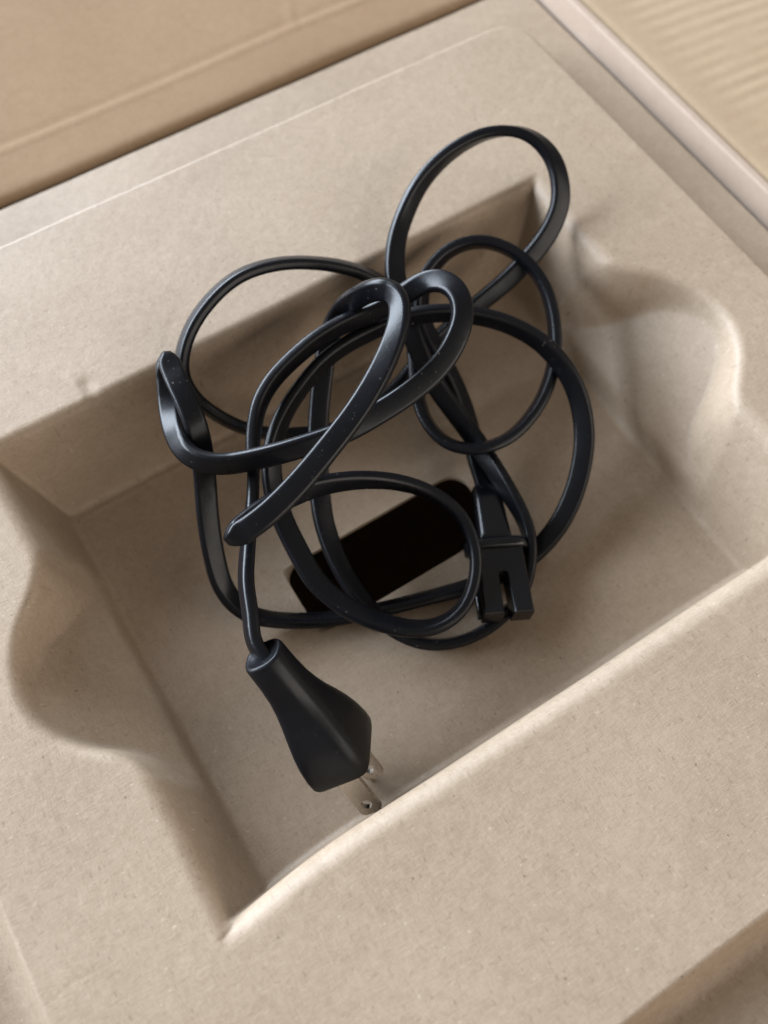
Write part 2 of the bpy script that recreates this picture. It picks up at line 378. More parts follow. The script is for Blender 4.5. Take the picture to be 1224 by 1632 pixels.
# centre line of the cable in mm and the direction of its flat width
CORD = np.array([
(8.47,62.75,1.11,0.322,-0.648,0.690,1.00),
(8.14,63.96,2.40,0.334,-0.653,0.680,1.00),
(7.76,65.12,3.73,0.278,-0.432,0.858,1.00),
(7.41,66.59,3.96,0.206,-0.126,0.970,1.00),
(7.24,68.19,4.24,0.223,-0.155,0.962,1.00),
(7.22,69.83,4.53,0.239,-0.185,0.953,1.00),
(7.46,71.49,4.82,0.255,-0.221,0.941,1.00),
(7.97,73.13,5.10,0.269,-0.249,0.930,1.00),
(8.64,74.72,5.35,0.279,-0.258,0.925,1.00),
(9.37,76.31,5.57,0.288,-0.247,0.925,1.00),
(10.06,77.92,5.76,0.294,-0.225,0.929,1.00),
(10.71,79.57,5.93,0.298,-0.203,0.933,1.00),
(11.34,81.24,6.07,0.306,-0.185,0.934,1.00),
(11.98,82.89,6.17,0.316,-0.170,0.933,1.00),
(12.64,84.49,6.22,0.332,-0.157,0.930,1.00),
(13.35,86.01,6.21,0.351,-0.143,0.925,1.00),
(14.08,87.45,6.14,0.371,-0.130,0.919,1.00),
(14.84,88.82,6.01,0.387,-0.120,0.914,1.00),
(15.63,90.17,5.84,0.394,-0.116,0.912,1.00),
(16.45,91.53,5.65,0.391,-0.119,0.913,1.00),
(17.32,92.93,5.47,0.380,-0.126,0.916,1.00),
(18.24,94.39,5.31,0.366,-0.134,0.921,1.00),
(19.21,95.91,5.15,0.351,-0.138,0.926,1.00),
(20.22,97.44,5.01,0.337,-0.136,0.932,1.00),
(21.25,99.00,4.87,0.323,-0.128,0.938,1.00),
(22.27,100.55,4.73,0.309,-0.115,0.944,1.00),
(23.26,102.08,4.59,0.295,-0.097,0.950,1.00),
(24.23,103.59,4.43,0.281,-0.078,0.957,1.00),
(25.16,105.06,4.27,0.264,-0.059,0.963,1.00),
(26.07,106.52,4.11,0.243,-0.043,0.969,1.00),
(26.96,107.96,3.95,0.218,-0.030,0.976,1.00),
(27.83,109.40,3.80,0.187,-0.022,0.982,1.00),
(28.70,110.86,3.68,0.150,-0.017,0.989,1.00),
(29.56,112.35,3.59,0.107,-0.014,0.994,1.00),
(30.39,113.87,3.54,0.061,-0.012,0.998,1.00),
(31.21,115.43,3.53,0.014,-0.012,1.000,1.00),
(32.01,117.00,3.55,-0.027,-0.013,1.000,1.00),
(32.82,118.57,3.61,-0.061,-0.014,0.998,1.00),
(33.66,120.13,3.70,-0.087,-0.016,0.996,1.00),
(34.55,121.65,3.81,-0.108,-0.017,0.994,1.00),
(35.49,123.14,3.95,-0.129,-0.018,0.991,1.00),
(36.47,124.60,4.12,-0.150,-0.018,0.988,1.00),
(37.48,126.02,4.31,-0.170,-0.019,0.985,1.00),
(38.54,127.40,4.53,-0.186,-0.018,0.982,1.00),
(39.66,128.73,4.77,-0.196,-0.016,0.981,1.00),
(40.85,130.00,5.03,-0.199,-0.012,0.980,1.00),
(42.14,131.20,5.30,-0.196,-0.007,0.981,1.00),
(43.53,132.30,5.58,-0.189,0.001,0.982,1.00),
(45.02,133.30,5.86,-0.182,0.009,0.983,1.00),
(46.58,134.21,6.13,-0.174,0.019,0.985,1.00),
(48.20,135.04,6.39,-0.165,0.030,0.986,1.00),
(49.87,135.77,6.63,-0.154,0.040,0.987,1.00),
(51.58,136.43,6.86,-0.141,0.050,0.989,1.00),
(53.32,137.00,7.06,-0.128,0.059,0.990,1.00),
(55.08,137.52,7.24,-0.117,0.069,0.991,1.00),
(56.86,138.00,7.41,-0.108,0.080,0.991,1.00),
(58.64,138.44,7.56,-0.098,0.091,0.991,1.00),
(60.43,138.87,7.69,-0.089,0.101,0.991,1.00),
(62.21,139.25,7.80,-0.068,0.113,0.991,1.00),
(64.02,139.62,7.85,-0.028,0.126,0.992,1.00),
(65.87,139.98,7.81,0.006,0.136,0.991,1.00),
(67.74,140.30,7.73,0.028,0.144,0.989,1.00),
(69.62,140.56,7.62,0.041,0.153,0.987,1.00),
(71.52,140.77,7.50,0.046,0.164,0.985,1.00),
(73.42,140.90,7.39,0.042,0.178,0.983,1.00),
(75.31,140.97,7.30,0.030,0.194,0.981,1.00),
(77.19,140.95,7.26,0.018,0.213,0.977,1.00),
(79.05,140.84,7.26,-0.002,0.238,0.971,1.00),
(80.87,140.59,7.36,-0.037,0.273,0.961,1.00),
(82.63,140.21,7.58,-0.078,0.319,0.944,1.00),
(84.34,139.74,7.93,-0.137,0.379,0.915,1.00),
(85.99,139.20,8.50,-0.206,0.444,0.872,1.00),
(87.58,138.68,9.24,-0.264,0.505,0.822,1.00),
(89.13,138.18,10.14,-0.306,0.562,0.768,1.00),
(90.62,137.69,11.17,-0.321,0.618,0.718,1.00),
(92.08,137.20,12.30,-0.308,0.672,0.674,1.00),
(93.50,136.68,13.50,-0.274,0.723,0.634,1.00),
(94.88,136.13,14.73,-0.224,0.772,0.595,1.00),
(96.20,135.54,15.99,-0.149,0.814,0.562,1.00),
(97.47,134.89,17.22,-0.039,0.842,0.538,1.00),
(98.69,134.17,18.31,0.107,0.847,0.520,1.00),
(99.81,133.32,19.29,0.275,0.820,0.502,1.00),
(100.81,132.35,20.13,0.449,0.757,0.474,1.00),
(101.67,131.24,20.85,0.618,0.658,0.431,1.00),
(102.38,130.02,21.43,0.769,0.524,0.366,1.00),
(102.93,128.68,21.87,0.887,0.368,0.277,1.00),
(103.30,127.23,22.17,0.962,0.210,0.172,1.00),
(103.49,125.71,22.35,0.996,0.060,0.059,1.00),
(103.48,124.11,22.39,0.995,-0.077,-0.056,1.00),
(103.24,122.47,22.30,0.968,-0.195,-0.161,1.00),
(102.76,120.82,22.10,0.923,-0.294,-0.248,1.00),
(102.07,119.21,21.82,0.868,-0.382,-0.316,1.00),
(101.18,117.72,21.50,0.806,-0.461,-0.370,1.00),
(100.14,116.36,21.18,0.742,-0.531,-0.409,1.00),
(98.97,115.12,20.86,0.684,-0.589,-0.431,1.00),
(97.70,113.99,20.54,0.636,-0.635,-0.438,1.00),
(96.35,112.95,20.21,0.596,-0.673,-0.437,1.00),
(94.93,111.97,19.87,0.560,-0.706,-0.434,1.00),
(93.44,111.07,19.51,0.522,-0.734,-0.434,1.00),
(91.89,110.23,19.15,0.482,-0.760,-0.436,1.00),
(90.28,109.48,18.78,0.441,-0.782,-0.440,1.00),
(88.63,108.81,18.42,0.396,-0.802,-0.446,1.00),
(86.95,108.23,18.07,0.349,-0.820,-0.454,1.00),
(85.23,107.75,17.73,0.298,-0.834,-0.464,1.00),
(83.48,107.36,17.41,0.251,-0.844,-0.474,1.00),
(81.71,107.05,17.10,0.210,-0.851,-0.482,1.00),
(79.93,106.82,16.81,0.179,-0.855,-0.486,1.00),
(78.14,106.63,16.52,0.156,-0.858,-0.489,1.00),
(76.34,106.49,16.24,0.137,-0.859,-0.494,1.00),
(74.55,106.39,15.96,0.118,-0.857,-0.502,1.00),
(72.75,106.32,15.68,0.099,-0.853,-0.512,1.00),
(70.95,106.30,15.41,0.083,-0.847,-0.525,1.00),
(69.15,106.30,15.15,0.071,-0.840,-0.537,1.00),
(67.35,106.33,14.89,0.064,-0.832,-0.551,1.00),
(65.57,106.37,14.63,0.061,-0.821,-0.567,1.00),
(63.79,106.42,14.37,0.058,-0.807,-0.587,1.00),
(62.02,106.49,14.11,0.052,-0.791,-0.610,1.00),
(60.25,106.59,13.85,0.040,-0.771,-0.635,1.00),
(58.48,106.72,13.60,0.020,-0.750,-0.661,1.00),
(56.71,106.91,13.37,-0.004,-0.726,-0.688,1.00),
(54.94,107.16,13.16,-0.030,-0.701,-0.713,1.00),
(53.17,107.47,12.97,-0.054,-0.675,-0.736,1.00),
(51.41,107.84,12.80,-0.072,-0.649,-0.757,1.00),
(49.66,108.25,12.64,-0.082,-0.625,-0.776,1.00),
(47.91,108.70,12.48,-0.085,-0.603,-0.793,1.00),
(46.18,109.16,12.32,-0.082,-0.582,-0.809,1.00),
(44.44,109.64,12.15,-0.075,-0.564,-0.822,1.00),
(42.71,110.14,11.97,-0.068,-0.548,-0.834,1.00),
(40.98,110.65,11.77,-0.062,-0.532,-0.844,1.00),
(39.26,111.17,11.57,-0.059,-0.517,-0.854,1.00),
(37.54,111.72,11.36,-0.059,-0.502,-0.863,1.00),
(35.84,112.31,11.14,-0.061,-0.487,-0.872,1.00),
(34.14,112.93,10.92,-0.064,-0.472,-0.879,1.00),
(32.45,113.58,10.70,-0.066,-0.460,-0.886,1.00),
(30.77,114.25,10.48,-0.068,-0.449,-0.891,1.00),
(29.10,114.96,10.26,-0.076,-0.439,-0.895,1.00),
(27.45,115.69,10.06,-0.094,-0.427,-0.899,1.00),
(25.82,116.48,9.88,-0.143,-0.403,-0.904,1.00),
(24.26,117.29,9.85,-0.196,-0.377,-0.905,1.00),
(22.79,118.22,9.81,-0.234,-0.359,-0.903,1.00),
(21.45,119.26,9.79,-0.278,-0.337,-0.899,1.00),
(20.26,120.40,9.78,-0.322,-0.315,-0.893,1.00),
(19.22,121.63,9.76,-0.366,-0.294,-0.883,1.00),
(18.34,122.95,9.73,-0.418,-0.272,-0.867,1.00),
(17.65,124.35,9.67,-0.484,-0.243,-0.841,1.00),
(17.16,125.84,9.57,-0.562,-0.203,-0.802,1.00),
(16.88,127.39,9.43,-0.640,-0.171,-0.749,1.00),
(16.81,129.06,9.14,-0.710,-0.124,-0.693,1.00),
(16.88,130.75,8.84,-0.765,-0.082,-0.639,1.00),
(17.08,132.55,8.36,-0.809,-0.038,-0.586,1.00),
(17.37,134.33,7.93,-0.842,0.045,-0.537,1.00),
(17.74,136.04,7.62,-0.867,0.134,-0.480,1.00),
(18.19,137.70,7.39,-0.884,0.213,-0.417,1.00),
(18.71,139.30,7.25,-0.891,0.282,-0.355,1.00),
(19.26,140.86,7.21,-0.894,0.340,-0.293,1.00),
(19.85,142.35,7.30,-0.893,0.388,-0.228,1.00),
(20.45,143.78,7.53,-0.889,0.430,-0.159,1.00),
(21.08,145.13,7.91,-0.878,0.471,-0.082,1.00),
(21.71,146.31,8.58,-0.874,0.486,-0.009,1.00),
(22.36,147.46,9.37,-0.884,0.466,0.044,1.00),
(23.02,148.63,10.20,-0.894,0.440,0.085,1.00),
(23.67,149.77,11.14,-0.901,0.418,0.116,1.00),
(24.30,150.86,12.15,-0.913,0.184,0.365,1.00),
(24.89,151.80,13.16,-0.918,0.178,0.355,0.95),
(25.36,152.48,14.08,-0.920,0.179,0.348,0.75),
(25.68,152.75,14.78,-0.917,0.195,0.348,0.50),
(25.82,152.56,15.22,-0.904,0.192,0.382,0.45),
(25.79,151.97,15.43,-0.909,0.164,0.384,0.65),
(25.66,151.09,15.49,-0.913,0.149,0.379,0.85),
(25.49,150.01,15.48,-0.947,0.141,0.287,0.97),
(25.30,148.79,15.42,-0.972,0.136,0.193,1.00),
(25.09,147.41,15.32,-0.986,0.136,0.098,1.00),
(24.87,145.82,15.24,-0.992,0.129,0.004,1.00),
(24.66,144.11,15.09,-0.994,0.111,0.008,1.00),
(24.48,142.32,14.81,-0.995,0.094,0.017,1.00),
(24.31,140.49,14.44,-0.996,0.084,0.034,1.00),
(24.14,138.68,13.98,-0.995,0.084,0.058,1.00),
(23.95,136.92,13.44,-0.992,0.092,0.086,1.00),
(23.73,135.26,12.82,-0.989,0.102,0.111,1.00),
(23.47,133.73,12.10,-0.985,0.109,0.131,1.00),
(23.20,132.35,11.27,-0.984,0.110,0.142,1.00),
(22.91,131.14,10.21,-0.982,0.114,0.149,1.00),
(22.58,130.02,8.99,-0.980,0.125,0.155,1.00),
(22.22,129.01,7.54,-0.976,0.142,0.163,1.00),
(21.79,128.04,5.96,-0.970,0.166,0.179,1.00),
(21.29,127.03,4.38,-0.962,0.189,0.195,1.00),
(20.75,126.03,2.77,-0.957,0.206,0.206,1.00),
(20.17,125.03,1.15,-0.952,0.219,0.214,1.00),
(19.57,124.04,-0.46,-0.948,0.229,0.222,1.00),
(18.95,123.06,-2.03,-0.943,0.239,0.231,1.00),
(18.31,122.07,-3.55,-0.938,0.249,0.243,1.00),
(17.65,121.08,-5.01,-0.930,0.260,0.259,1.00),
(16.97,120.00,-6.26,-0.924,0.267,0.273,1.00),
(16.30,118.90,-7.45,-0.926,0.259,0.275,1.00),
(15.64,117.82,-8.70,-0.931,0.244,0.272,1.00),
(15.00,116.73,-9.94,-0.935,0.227,0.272,1.00),
(14.39,115.64,-11.17,-0.939,0.210,0.274,1.00),
(13.80,114.54,-12.39,-0.941,0.193,0.277,1.00),
(13.22,113.43,-13.60,-0.943,0.175,0.283,1.00),
(12.66,112.32,-14.80,-0.945,0.155,0.288,1.00),
(12.13,111.19,-15.99,-0.947,0.133,0.293,1.00),
(11.61,110.04,-17.17,-0.948,0.108,0.298,1.00),
(11.12,108.87,-18.34,-0.948,0.083,0.306,1.00),
(10.66,107.67,-19.49,-0.946,0.059,0.319,1.00),
(10.21,106.45,-20.62,-0.942,0.034,0.335,1.00),
(9.77,105.20,-21.73,-0.936,0.003,0.352,1.00),
(9.37,103.92,-22.82,-0.929,-0.041,0.367,1.00),
(9.03,102.61,-23.88,-0.921,-0.101,0.377,1.00),
(8.80,101.24,-24.93,-0.905,-0.177,0.386,1.00),
(8.70,99.83,-25.94,-0.880,-0.261,0.397,1.00),
(8.75,98.36,-26.93,-0.843,-0.343,0.416,1.00),
(8.95,96.86,-27.89,-0.794,-0.418,0.441,1.00),
(9.29,95.36,-28.80,-0.735,-0.487,0.471,1.00),
(9.80,93.86,-29.66,-0.666,-0.553,0.501,1.00),
(10.49,92.41,-30.46,-0.588,-0.612,0.529,1.00),
(11.37,91.04,-31.18,-0.506,-0.660,0.556,1.00),
(12.44,89.76,-31.82,-0.429,-0.690,0.583,1.00),
(13.67,88.58,-32.39,-0.368,-0.701,0.610,1.00),
(15.00,87.49,-32.90,-0.324,-0.699,0.637,1.00),
(16.40,86.44,-33.35,-0.295,-0.691,0.660,1.00),
(17.85,85.45,-33.76,-0.276,-0.682,0.678,1.00),
(19.33,84.48,-34.13,-0.263,-0.675,0.690,1.00),
(20.84,83.56,-34.46,-0.253,-0.671,0.697,1.00),
(22.39,82.67,-34.76,-0.246,-0.668,0.703,1.00),
(23.96,81.82,-35.03,-0.241,-0.665,0.707,1.00),
(25.54,80.99,-35.27,-0.238,-0.662,0.710,1.00),
(27.15,80.18,-35.49,-0.235,-0.660,0.714,1.00),
(28.77,79.39,-35.69,-0.233,-0.657,0.717,1.00),
(30.40,78.63,-35.86,-0.234,-0.652,0.721,1.00),
(32.04,77.89,-35.99,-0.238,-0.646,0.725,1.00),
(33.70,77.17,-36.07,-0.249,-0.637,0.729,1.00),
(35.37,76.47,-36.09,-0.257,-0.630,0.733,1.00),
(37.04,75.79,-36.08,-0.251,-0.629,0.736,1.00),
(38.73,75.14,-36.08,-0.242,-0.629,0.739,1.00),
(40.42,74.51,-36.07,-0.234,-0.628,0.742,1.00),
(42.12,73.89,-36.06,-0.229,-0.627,0.745,1.00),
(43.83,73.28,-36.06,-0.224,-0.624,0.748,1.00),
(45.53,72.69,-36.05,-0.219,-0.621,0.753,1.00),
(47.24,72.10,-36.04,-0.212,-0.618,0.757,1.00),
(48.96,71.54,-36.02,-0.205,-0.614,0.763,1.00),
(50.68,70.98,-36.01,-0.198,-0.609,0.768,1.00),
(52.40,70.44,-36.00,-0.192,-0.604,0.773,1.00),
(54.13,69.92,-35.99,-0.187,-0.599,0.778,1.00),
(55.86,69.39,-35.98,-0.183,-0.595,0.783,1.00),
(57.59,68.88,-35.97,-0.179,-0.593,0.785,1.00),
(59.32,68.36,-35.97,-0.175,-0.594,0.785,1.00),
(61.06,67.84,-35.98,-0.174,-0.600,0.781,1.00),
(62.79,67.31,-36.00,-0.174,-0.611,0.772,1.00),
(64.52,66.79,-36.03,-0.175,-0.625,0.761,1.00),
(66.26,66.27,-36.06,-0.176,-0.641,0.747,1.00),
(68.00,65.76,-36.09,-0.174,-0.657,0.733,1.00),
(69.75,65.28,-36.12,-0.169,-0.674,0.719,1.00),
(71.51,64.81,-36.16,-0.160,-0.693,0.703,1.00),
(73.27,64.38,-36.20,-0.151,-0.714,0.684,1.00),
(75.04,63.98,-36.25,-0.146,-0.737,0.660,1.00),
(76.82,63.59,-36.30,-0.147,-0.760,0.633,1.00),
(78.60,63.22,-36.34,-0.150,-0.784,0.602,1.00),
(80.37,62.87,-36.35,-0.148,-0.808,0.570,1.00),
(82.15,62.56,-36.35,-0.140,-0.831,0.539,1.00),
(83.93,62.30,-36.31,-0.125,-0.852,0.508,1.00),
(85.71,62.10,-36.24,-0.104,-0.873,0.477,1.00),
(87.49,61.97,-36.14,-0.077,-0.891,0.448,1.00),
(89.26,61.92,-35.99,-0.049,-0.908,0.417,1.00),
(91.02,61.94,-35.79,-0.020,-0.923,0.385,1.00),
(92.76,62.02,-35.56,0.010,-0.936,0.352,1.00),
(94.49,62.17,-35.28,0.040,-0.947,0.319,1.00),
(96.21,62.37,-34.96,0.071,-0.956,0.285,1.00),
(97.91,62.63,-34.59,0.104,-0.962,0.254,1.00),
(99.61,62.94,-34.18,0.139,-0.964,0.225,1.00),
(101.29,63.32,-33.72,0.175,-0.964,0.201,1.00),
(102.96,63.75,-33.23,0.212,-0.960,0.183,1.00),
(104.61,64.25,-32.70,0.250,-0.953,0.170,1.00),
(106.24,64.81,-32.13,0.291,-0.943,0.160,1.00),
(107.82,65.43,-31.54,0.333,-0.930,0.154,1.00),
(109.37,66.13,-30.92,0.374,-0.915,0.151,1.00),
(110.87,66.89,-30.28,0.412,-0.898,0.153,1.00),
(112.33,67.71,-29.63,0.446,-0.881,0.158,1.00),
(113.74,68.58,-28.95,0.476,-0.864,0.167,1.00),
(115.11,69.50,-28.27,0.501,-0.847,0.176,1.00),
(116.44,70.46,-27.56,0.524,-0.831,0.186,1.00),
(117.73,71.47,-26.85,0.545,-0.815,0.196,1.00),
(118.98,72.51,-26.11,0.565,-0.799,0.206,1.00),
(120.19,73.59,-25.36,0.583,-0.782,0.218,1.00),
(121.36,74.71,-24.60,0.599,-0.766,0.234,1.00),
(122.48,75.86,-23.82,0.612,-0.749,0.252,1.00),
(123.57,77.04,-23.02,0.623,-0.732,0.274,1.00),
(124.60,78.26,-22.20,0.633,-0.714,0.298,1.00),
(125.58,79.51,-21.37,0.643,-0.693,0.325,1.00),
(126.49,80.80,-20.53,0.653,-0.670,0.353,1.00),
(127.33,82.12,-19.67,0.662,-0.644,0.383,1.00),
(128.10,83.49,-18.80,0.669,-0.616,0.415,1.00),
(128.79,84.89,-17.92,0.673,-0.589,0.448,1.00),
(129.40,86.32,-17.03,0.671,-0.564,0.481,1.00),
(129.93,87.77,-16.13,0.666,-0.540,0.514,1.00),
(130.38,89.25,-15.22,0.659,-0.517,0.546,1.00),
(130.76,90.74,-14.31,0.649,-0.494,0.579,1.00),
(131.05,92.26,-13.40,0.638,-0.468,0.611,1.00),
(131.25,93.79,-12.49,0.626,-0.440,0.644,1.00),
(131.37,95.34,-11.60,0.611,-0.411,0.677,1.00),
(131.38,96.89,-10.73,0.594,-0.381,0.709,1.00),
(131.30,98.46,-9.87,0.574,-0.352,0.739,1.00),
(131.14,100.02,-9.05,0.552,-0.327,0.767,1.00),
(130.89,101.58,-8.24,0.527,-0.305,0.793,1.00),
(130.56,103.13,-7.47,0.502,-0.286,0.816,1.00),
(130.16,104.68,-6.71,0.476,-0.269,0.837,1.00),
(129.69,106.21,-5.98,0.449,-0.252,0.857,1.00),
(129.14,107.73,-5.28,0.422,-0.235,0.876,1.00),
(128.52,109.23,-4.61,0.396,-0.215,0.893,1.00),
(127.80,110.70,-3.97,0.370,-0.195,0.908,1.00),
(127.00,112.15,-3.36,0.346,-0.176,0.922,1.00),
(126.13,113.56,-2.79,0.324,-0.160,0.932,1.00),
(125.18,114.93,-2.25,0.303,-0.149,0.941,1.00),
(124.16,116.27,-1.73,0.285,-0.142,0.948,1.00),
(123.09,117.58,-1.23,0.268,-0.137,0.954,1.00),
(121.96,118.85,-0.74,0.253,-0.131,0.959,1.00),
(120.78,120.09,-0.28,0.238,-0.121,0.964,1.00),
(119.54,121.28,0.16,0.225,-0.109,0.968,1.00),
(118.25,122.44,0.58,0.213,-0.096,0.972,1.00),
(116.91,123.55,0.96,0.203,-0.085,0.976,1.00),
(115.53,124.62,1.33,0.194,-0.076,0.978,1.00),
(114.13,125.66,1.68,0.186,-0.069,0.980,1.00),
(112.70,126.66,2.01,0.178,-0.061,0.982,1.00),
(111.24,127.64,2.32,0.168,-0.050,0.985,1.00),
(109.77,128.58,2.61,0.156,-0.036,0.987,1.00),
(108.27,129.48,2.86,0.140,-0.020,0.990,1.00),
(106.76,130.34,3.07,0.123,-0.002,0.992,1.00),
(105.23,131.15,3.24,0.103,0.017,0.995,1.00),
(103.68,131.93,3.36,0.081,0.034,0.996,1.00),
(102.14,132.67,3.44,0.056,0.052,0.997,1.00),
(100.59,133.38,3.46,0.026,0.070,0.997,1.00),
(99.04,134.06,3.42,-0.010,0.090,0.996,1.00),
(97.49,134.72,3.31,-0.044,0.107,0.993,1.00),
(95.92,135.34,3.14,-0.075,0.118,0.990,1.00),
(94.31,135.92,2.93,-0.104,0.124,0.987,1.00),
(92.67,136.43,2.66,-0.130,0.124,0.984,1.00),
(91.01,136.87,2.37,-0.148,0.117,0.982,1.00),
(89.31,137.25,2.06,-0.154,0.105,0.983,1.00),
(87.58,137.57,1.76,-0.146,0.090,0.985,1.00),
(85.82,137.84,1.49,-0.124,0.074,0.989,1.00),
(84.03,138.05,1.28,-0.092,0.058,0.994,1.00),
(82.20,138.21,1.13,-0.061,0.047,0.997,1.00),
(80.35,138.30,1.04,-0.036,0.040,0.999,1.00),
(78.47,138.31,0.99,-0.008,0.037,0.999,1.00),
(76.58,138.23,1.01,0.016,0.039,0.999,1.00),
(74.67,138.05,1.06,0.028,0.042,0.999,1.00),
(72.77,137.81,1.14,0.032,0.047,0.998,1.00),
(70.88,137.49,1.21,0.028,0.052,0.998,1.00),
(69.00,137.10,1.28,0.016,0.059,0.998,1.00),
(67.14,136.63,1.32,-0.006,0.066,0.998,1.00),
(65.30,136.10,1.32,-0.036,0.072,0.997,1.00),
(63.49,135.50,1.27,-0.070,0.076,0.995,1.00),
(61.72,134.84,1.17,-0.112,0.074,0.991,1.00),
(59.99,134.16,0.98,-0.154,0.068,0.986,1.00),
(58.28,133.47,0.73,-0.185,0.064,0.981,1.00),
(56.60,132.77,0.43,-0.211,0.060,0.976,1.00),
(54.93,132.06,0.09,-0.236,0.058,0.970,1.00),
(53.29,131.34,-0.29,-0.262,0.057,0.963,1.00),
(51.67,130.59,-0.71,-0.292,0.057,0.955,1.00),
(50.09,129.80,-1.18,-0.325,0.058,0.944,1.00),
(48.56,128.96,-1.69,-0.361,0.060,0.931,1.00),
(47.08,128.07,-2.24,-0.398,0.064,0.915,1.00),
(45.65,127.11,-2.82,-0.435,0.071,0.898,1.00),
(44.28,126.10,-3.44,-0.474,0.078,0.877,1.00),
(42.98,125.03,-4.08,-0.514,0.085,0.854,1.00),
(41.74,123.90,-4.75,-0.556,0.092,0.826,1.00),
(40.58,122.71,-5.44,-0.600,0.100,0.794,1.00),
(39.49,121.46,-6.14,-0.645,0.108,0.757,1.00),
(38.49,120.15,-6.85,-0.689,0.115,0.715,1.00),
(37.56,118.79,-7.57,-0.733,0.119,0.670,1.00),
(36.71,117.38,-8.30,-0.774,0.118,0.622,1.00),
(35.96,115.92,-9.02,-0.813,0.111,0.572,1.00),
(35.30,114.41,-9.74,-0.847,0.100,0.521,1.00),
(34.72,112.87,-10.45,-0.877,0.089,0.472,1.00),
(34.22,111.29,-11.15,-0.901,0.079,0.426,1.00),
(33.78,109.69,-11.84,-0.921,0.070,0.383,1.00),
(33.41,108.06,-12.51,-0.937,0.061,0.344,1.00),
(33.08,106.42,-13.17,-0.950,0.049,0.308,1.00),
(32.82,104.76,-13.81,-0.961,0.034,0.276,1.00),
(32.60,103.08,-14.44,-0.968,0.019,0.248,1.00),
(32.43,101.40,-15.04,-0.974,0.006,0.225,1.00),
(32.31,99.70,-15.63,-0.979,-0.003,0.205,1.00),
(32.20,98.00,-16.20,-0.981,-0.009,0.192,1.00),
(32.12,96.29,-16.76,-0.982,-0.012,0.187,1.00),
(32.04,94.58,-17.30,-0.982,-0.016,0.189,1.00),
(31.97,92.86,-17.82,-0.981,-0.026,0.194,1.00),
(31.92,91.14,-18.33,-0.979,-0.046,0.200,1.00),
(31.92,89.42,-18.83,-0.976,-0.078,0.204,1.00),
(31.99,87.69,-19.30,-0.971,-0.122,0.205,1.00),
(32.16,85.97,-19.75,-0.962,-0.176,0.207,1.00),
(32.44,84.25,-20.17,-0.949,-0.233,0.212,1.00),
(32.82,82.54,-20.57,-0.931,-0.289,0.223,1.00),
(33.31,80.85,-20.94,-0.910,-0.338,0.240,1.00),
(33.88,79.19,-21.28,-0.886,-0.382,0.262,1.00),
(34.54,77.54,-21.60,-0.861,-0.421,0.285,1.00),
(35.27,75.93,-21.90,-0.835,-0.456,0.310,1.00),
(36.07,74.34,-22.18,-0.807,-0.487,0.335,1.00),
(36.94,72.79,-22.43,-0.777,-0.516,0.360,1.00),
(37.88,71.27,-22.67,-0.747,-0.542,0.385,1.00),
(38.88,69.79,-22.89,-0.717,-0.564,0.409,1.00),
(39.94,68.35,-23.09,-0.686,-0.584,0.434,1.00),
(41.06,66.95,-23.27,-0.654,-0.601,0.460,1.00),
(42.23,65.59,-23.45,-0.621,-0.616,0.485,1.00),
(43.46,64.28,-23.60,-0.586,-0.629,0.511,1.00),
(44.74,63.01,-23.74,-0.550,-0.639,0.537,1.00),
(46.07,61.80,-23.87,-0.513,-0.646,0.564,1.00),
(47.45,60.64,-23.99,-0.474,-0.652,0.591,1.00),
(48.89,59.56,-24.08,-0.430,-0.657,0.619,1.00),
(50.39,58.56,-24.15,-0.378,-0.661,0.648,1.00),
(51.97,57.69,-24.19,-0.318,-0.660,0.680,1.00),
(53.61,56.98,-24.18,-0.254,-0.652,0.715,1.00),
(55.31,56.46,-24.12,-0.191,-0.631,0.752,1.00),
(57.05,56.13,-24.02,-0.138,-0.599,0.789,1.00),
(58.80,55.98,-23.88,-0.095,-0.558,0.825,1.00),
(60.55,56.01,-23.69,-0.063,-0.510,0.858,1.00),
(62.27,56.23,-23.47,-0.041,-0.459,0.887,1.00),
(63.94,56.64,-23.21,-0.030,-0.408,0.912,1.00),
(65.55,57.23,-22.92,-0.029,-0.361,0.932,1.00),
(67.09,57.99,-22.59,-0.037,-0.322,0.946,1.00),
(68.54,58.90,-22.23,-0.053,-0.291,0.955,1.00),
(69.90,59.92,-21.85,-0.073,-0.268,0.961,1.00),
(71.19,61.04,-21.44,-0.096,-0.252,0.963,1.00),
(72.38,62.24,-21.00,-0.117,-0.243,0.963,1.00),
(73.48,63.52,-20.53,-0.137,-0.242,0.960,1.00),
(74.47,64.88,-20.03,-0.153,-0.248,0.957,1.00),
(75.35,66.31,-19.51,-0.166,-0.258,0.952,1.00),
(76.11,67.80,-18.95,-0.175,-0.273,0.946,1.00),
(76.75,69.34,-18.37,-0.180,-0.290,0.940,1.00),
(77.27,70.92,-17.77,-0.180,-0.310,0.934,1.00),
(77.64,72.53,-17.14,-0.174,-0.330,0.928,1.00),
(77.88,74.16,-16.50,-0.163,-0.351,0.922,1.00),
(77.98,75.80,-15.84,-0.146,-0.369,0.918,1.00),
(77.91,77.43,-15.18,-0.123,-0.384,0.915,1.00),
(77.67,79.04,-14.52,-0.096,-0.395,0.914,1.00),
(77.26,80.63,-13.86,-0.065,-0.400,0.914,1.00),
(76.70,82.17,-13.22,-0.032,-0.402,0.915,1.00),
(75.99,83.67,-12.57,0.001,-0.401,0.916,1.00),
(75.18,85.11,-11.93,0.034,-0.398,0.917,1.00),
(74.27,86.49,-11.28,0.068,-0.392,0.917,1.00),
(73.27,87.81,-10.63,0.103,-0.381,0.919,1.00),
(72.20,89.07,-9.98,0.137,-0.365,0.921,1.00),
(71.04,90.24,-9.34,0.171,-0.343,0.924,1.00),
(69.82,91.35,-8.69,0.202,-0.319,0.926,1.00),
(68.53,92.39,-8.05,0.232,-0.295,0.927,1.00),
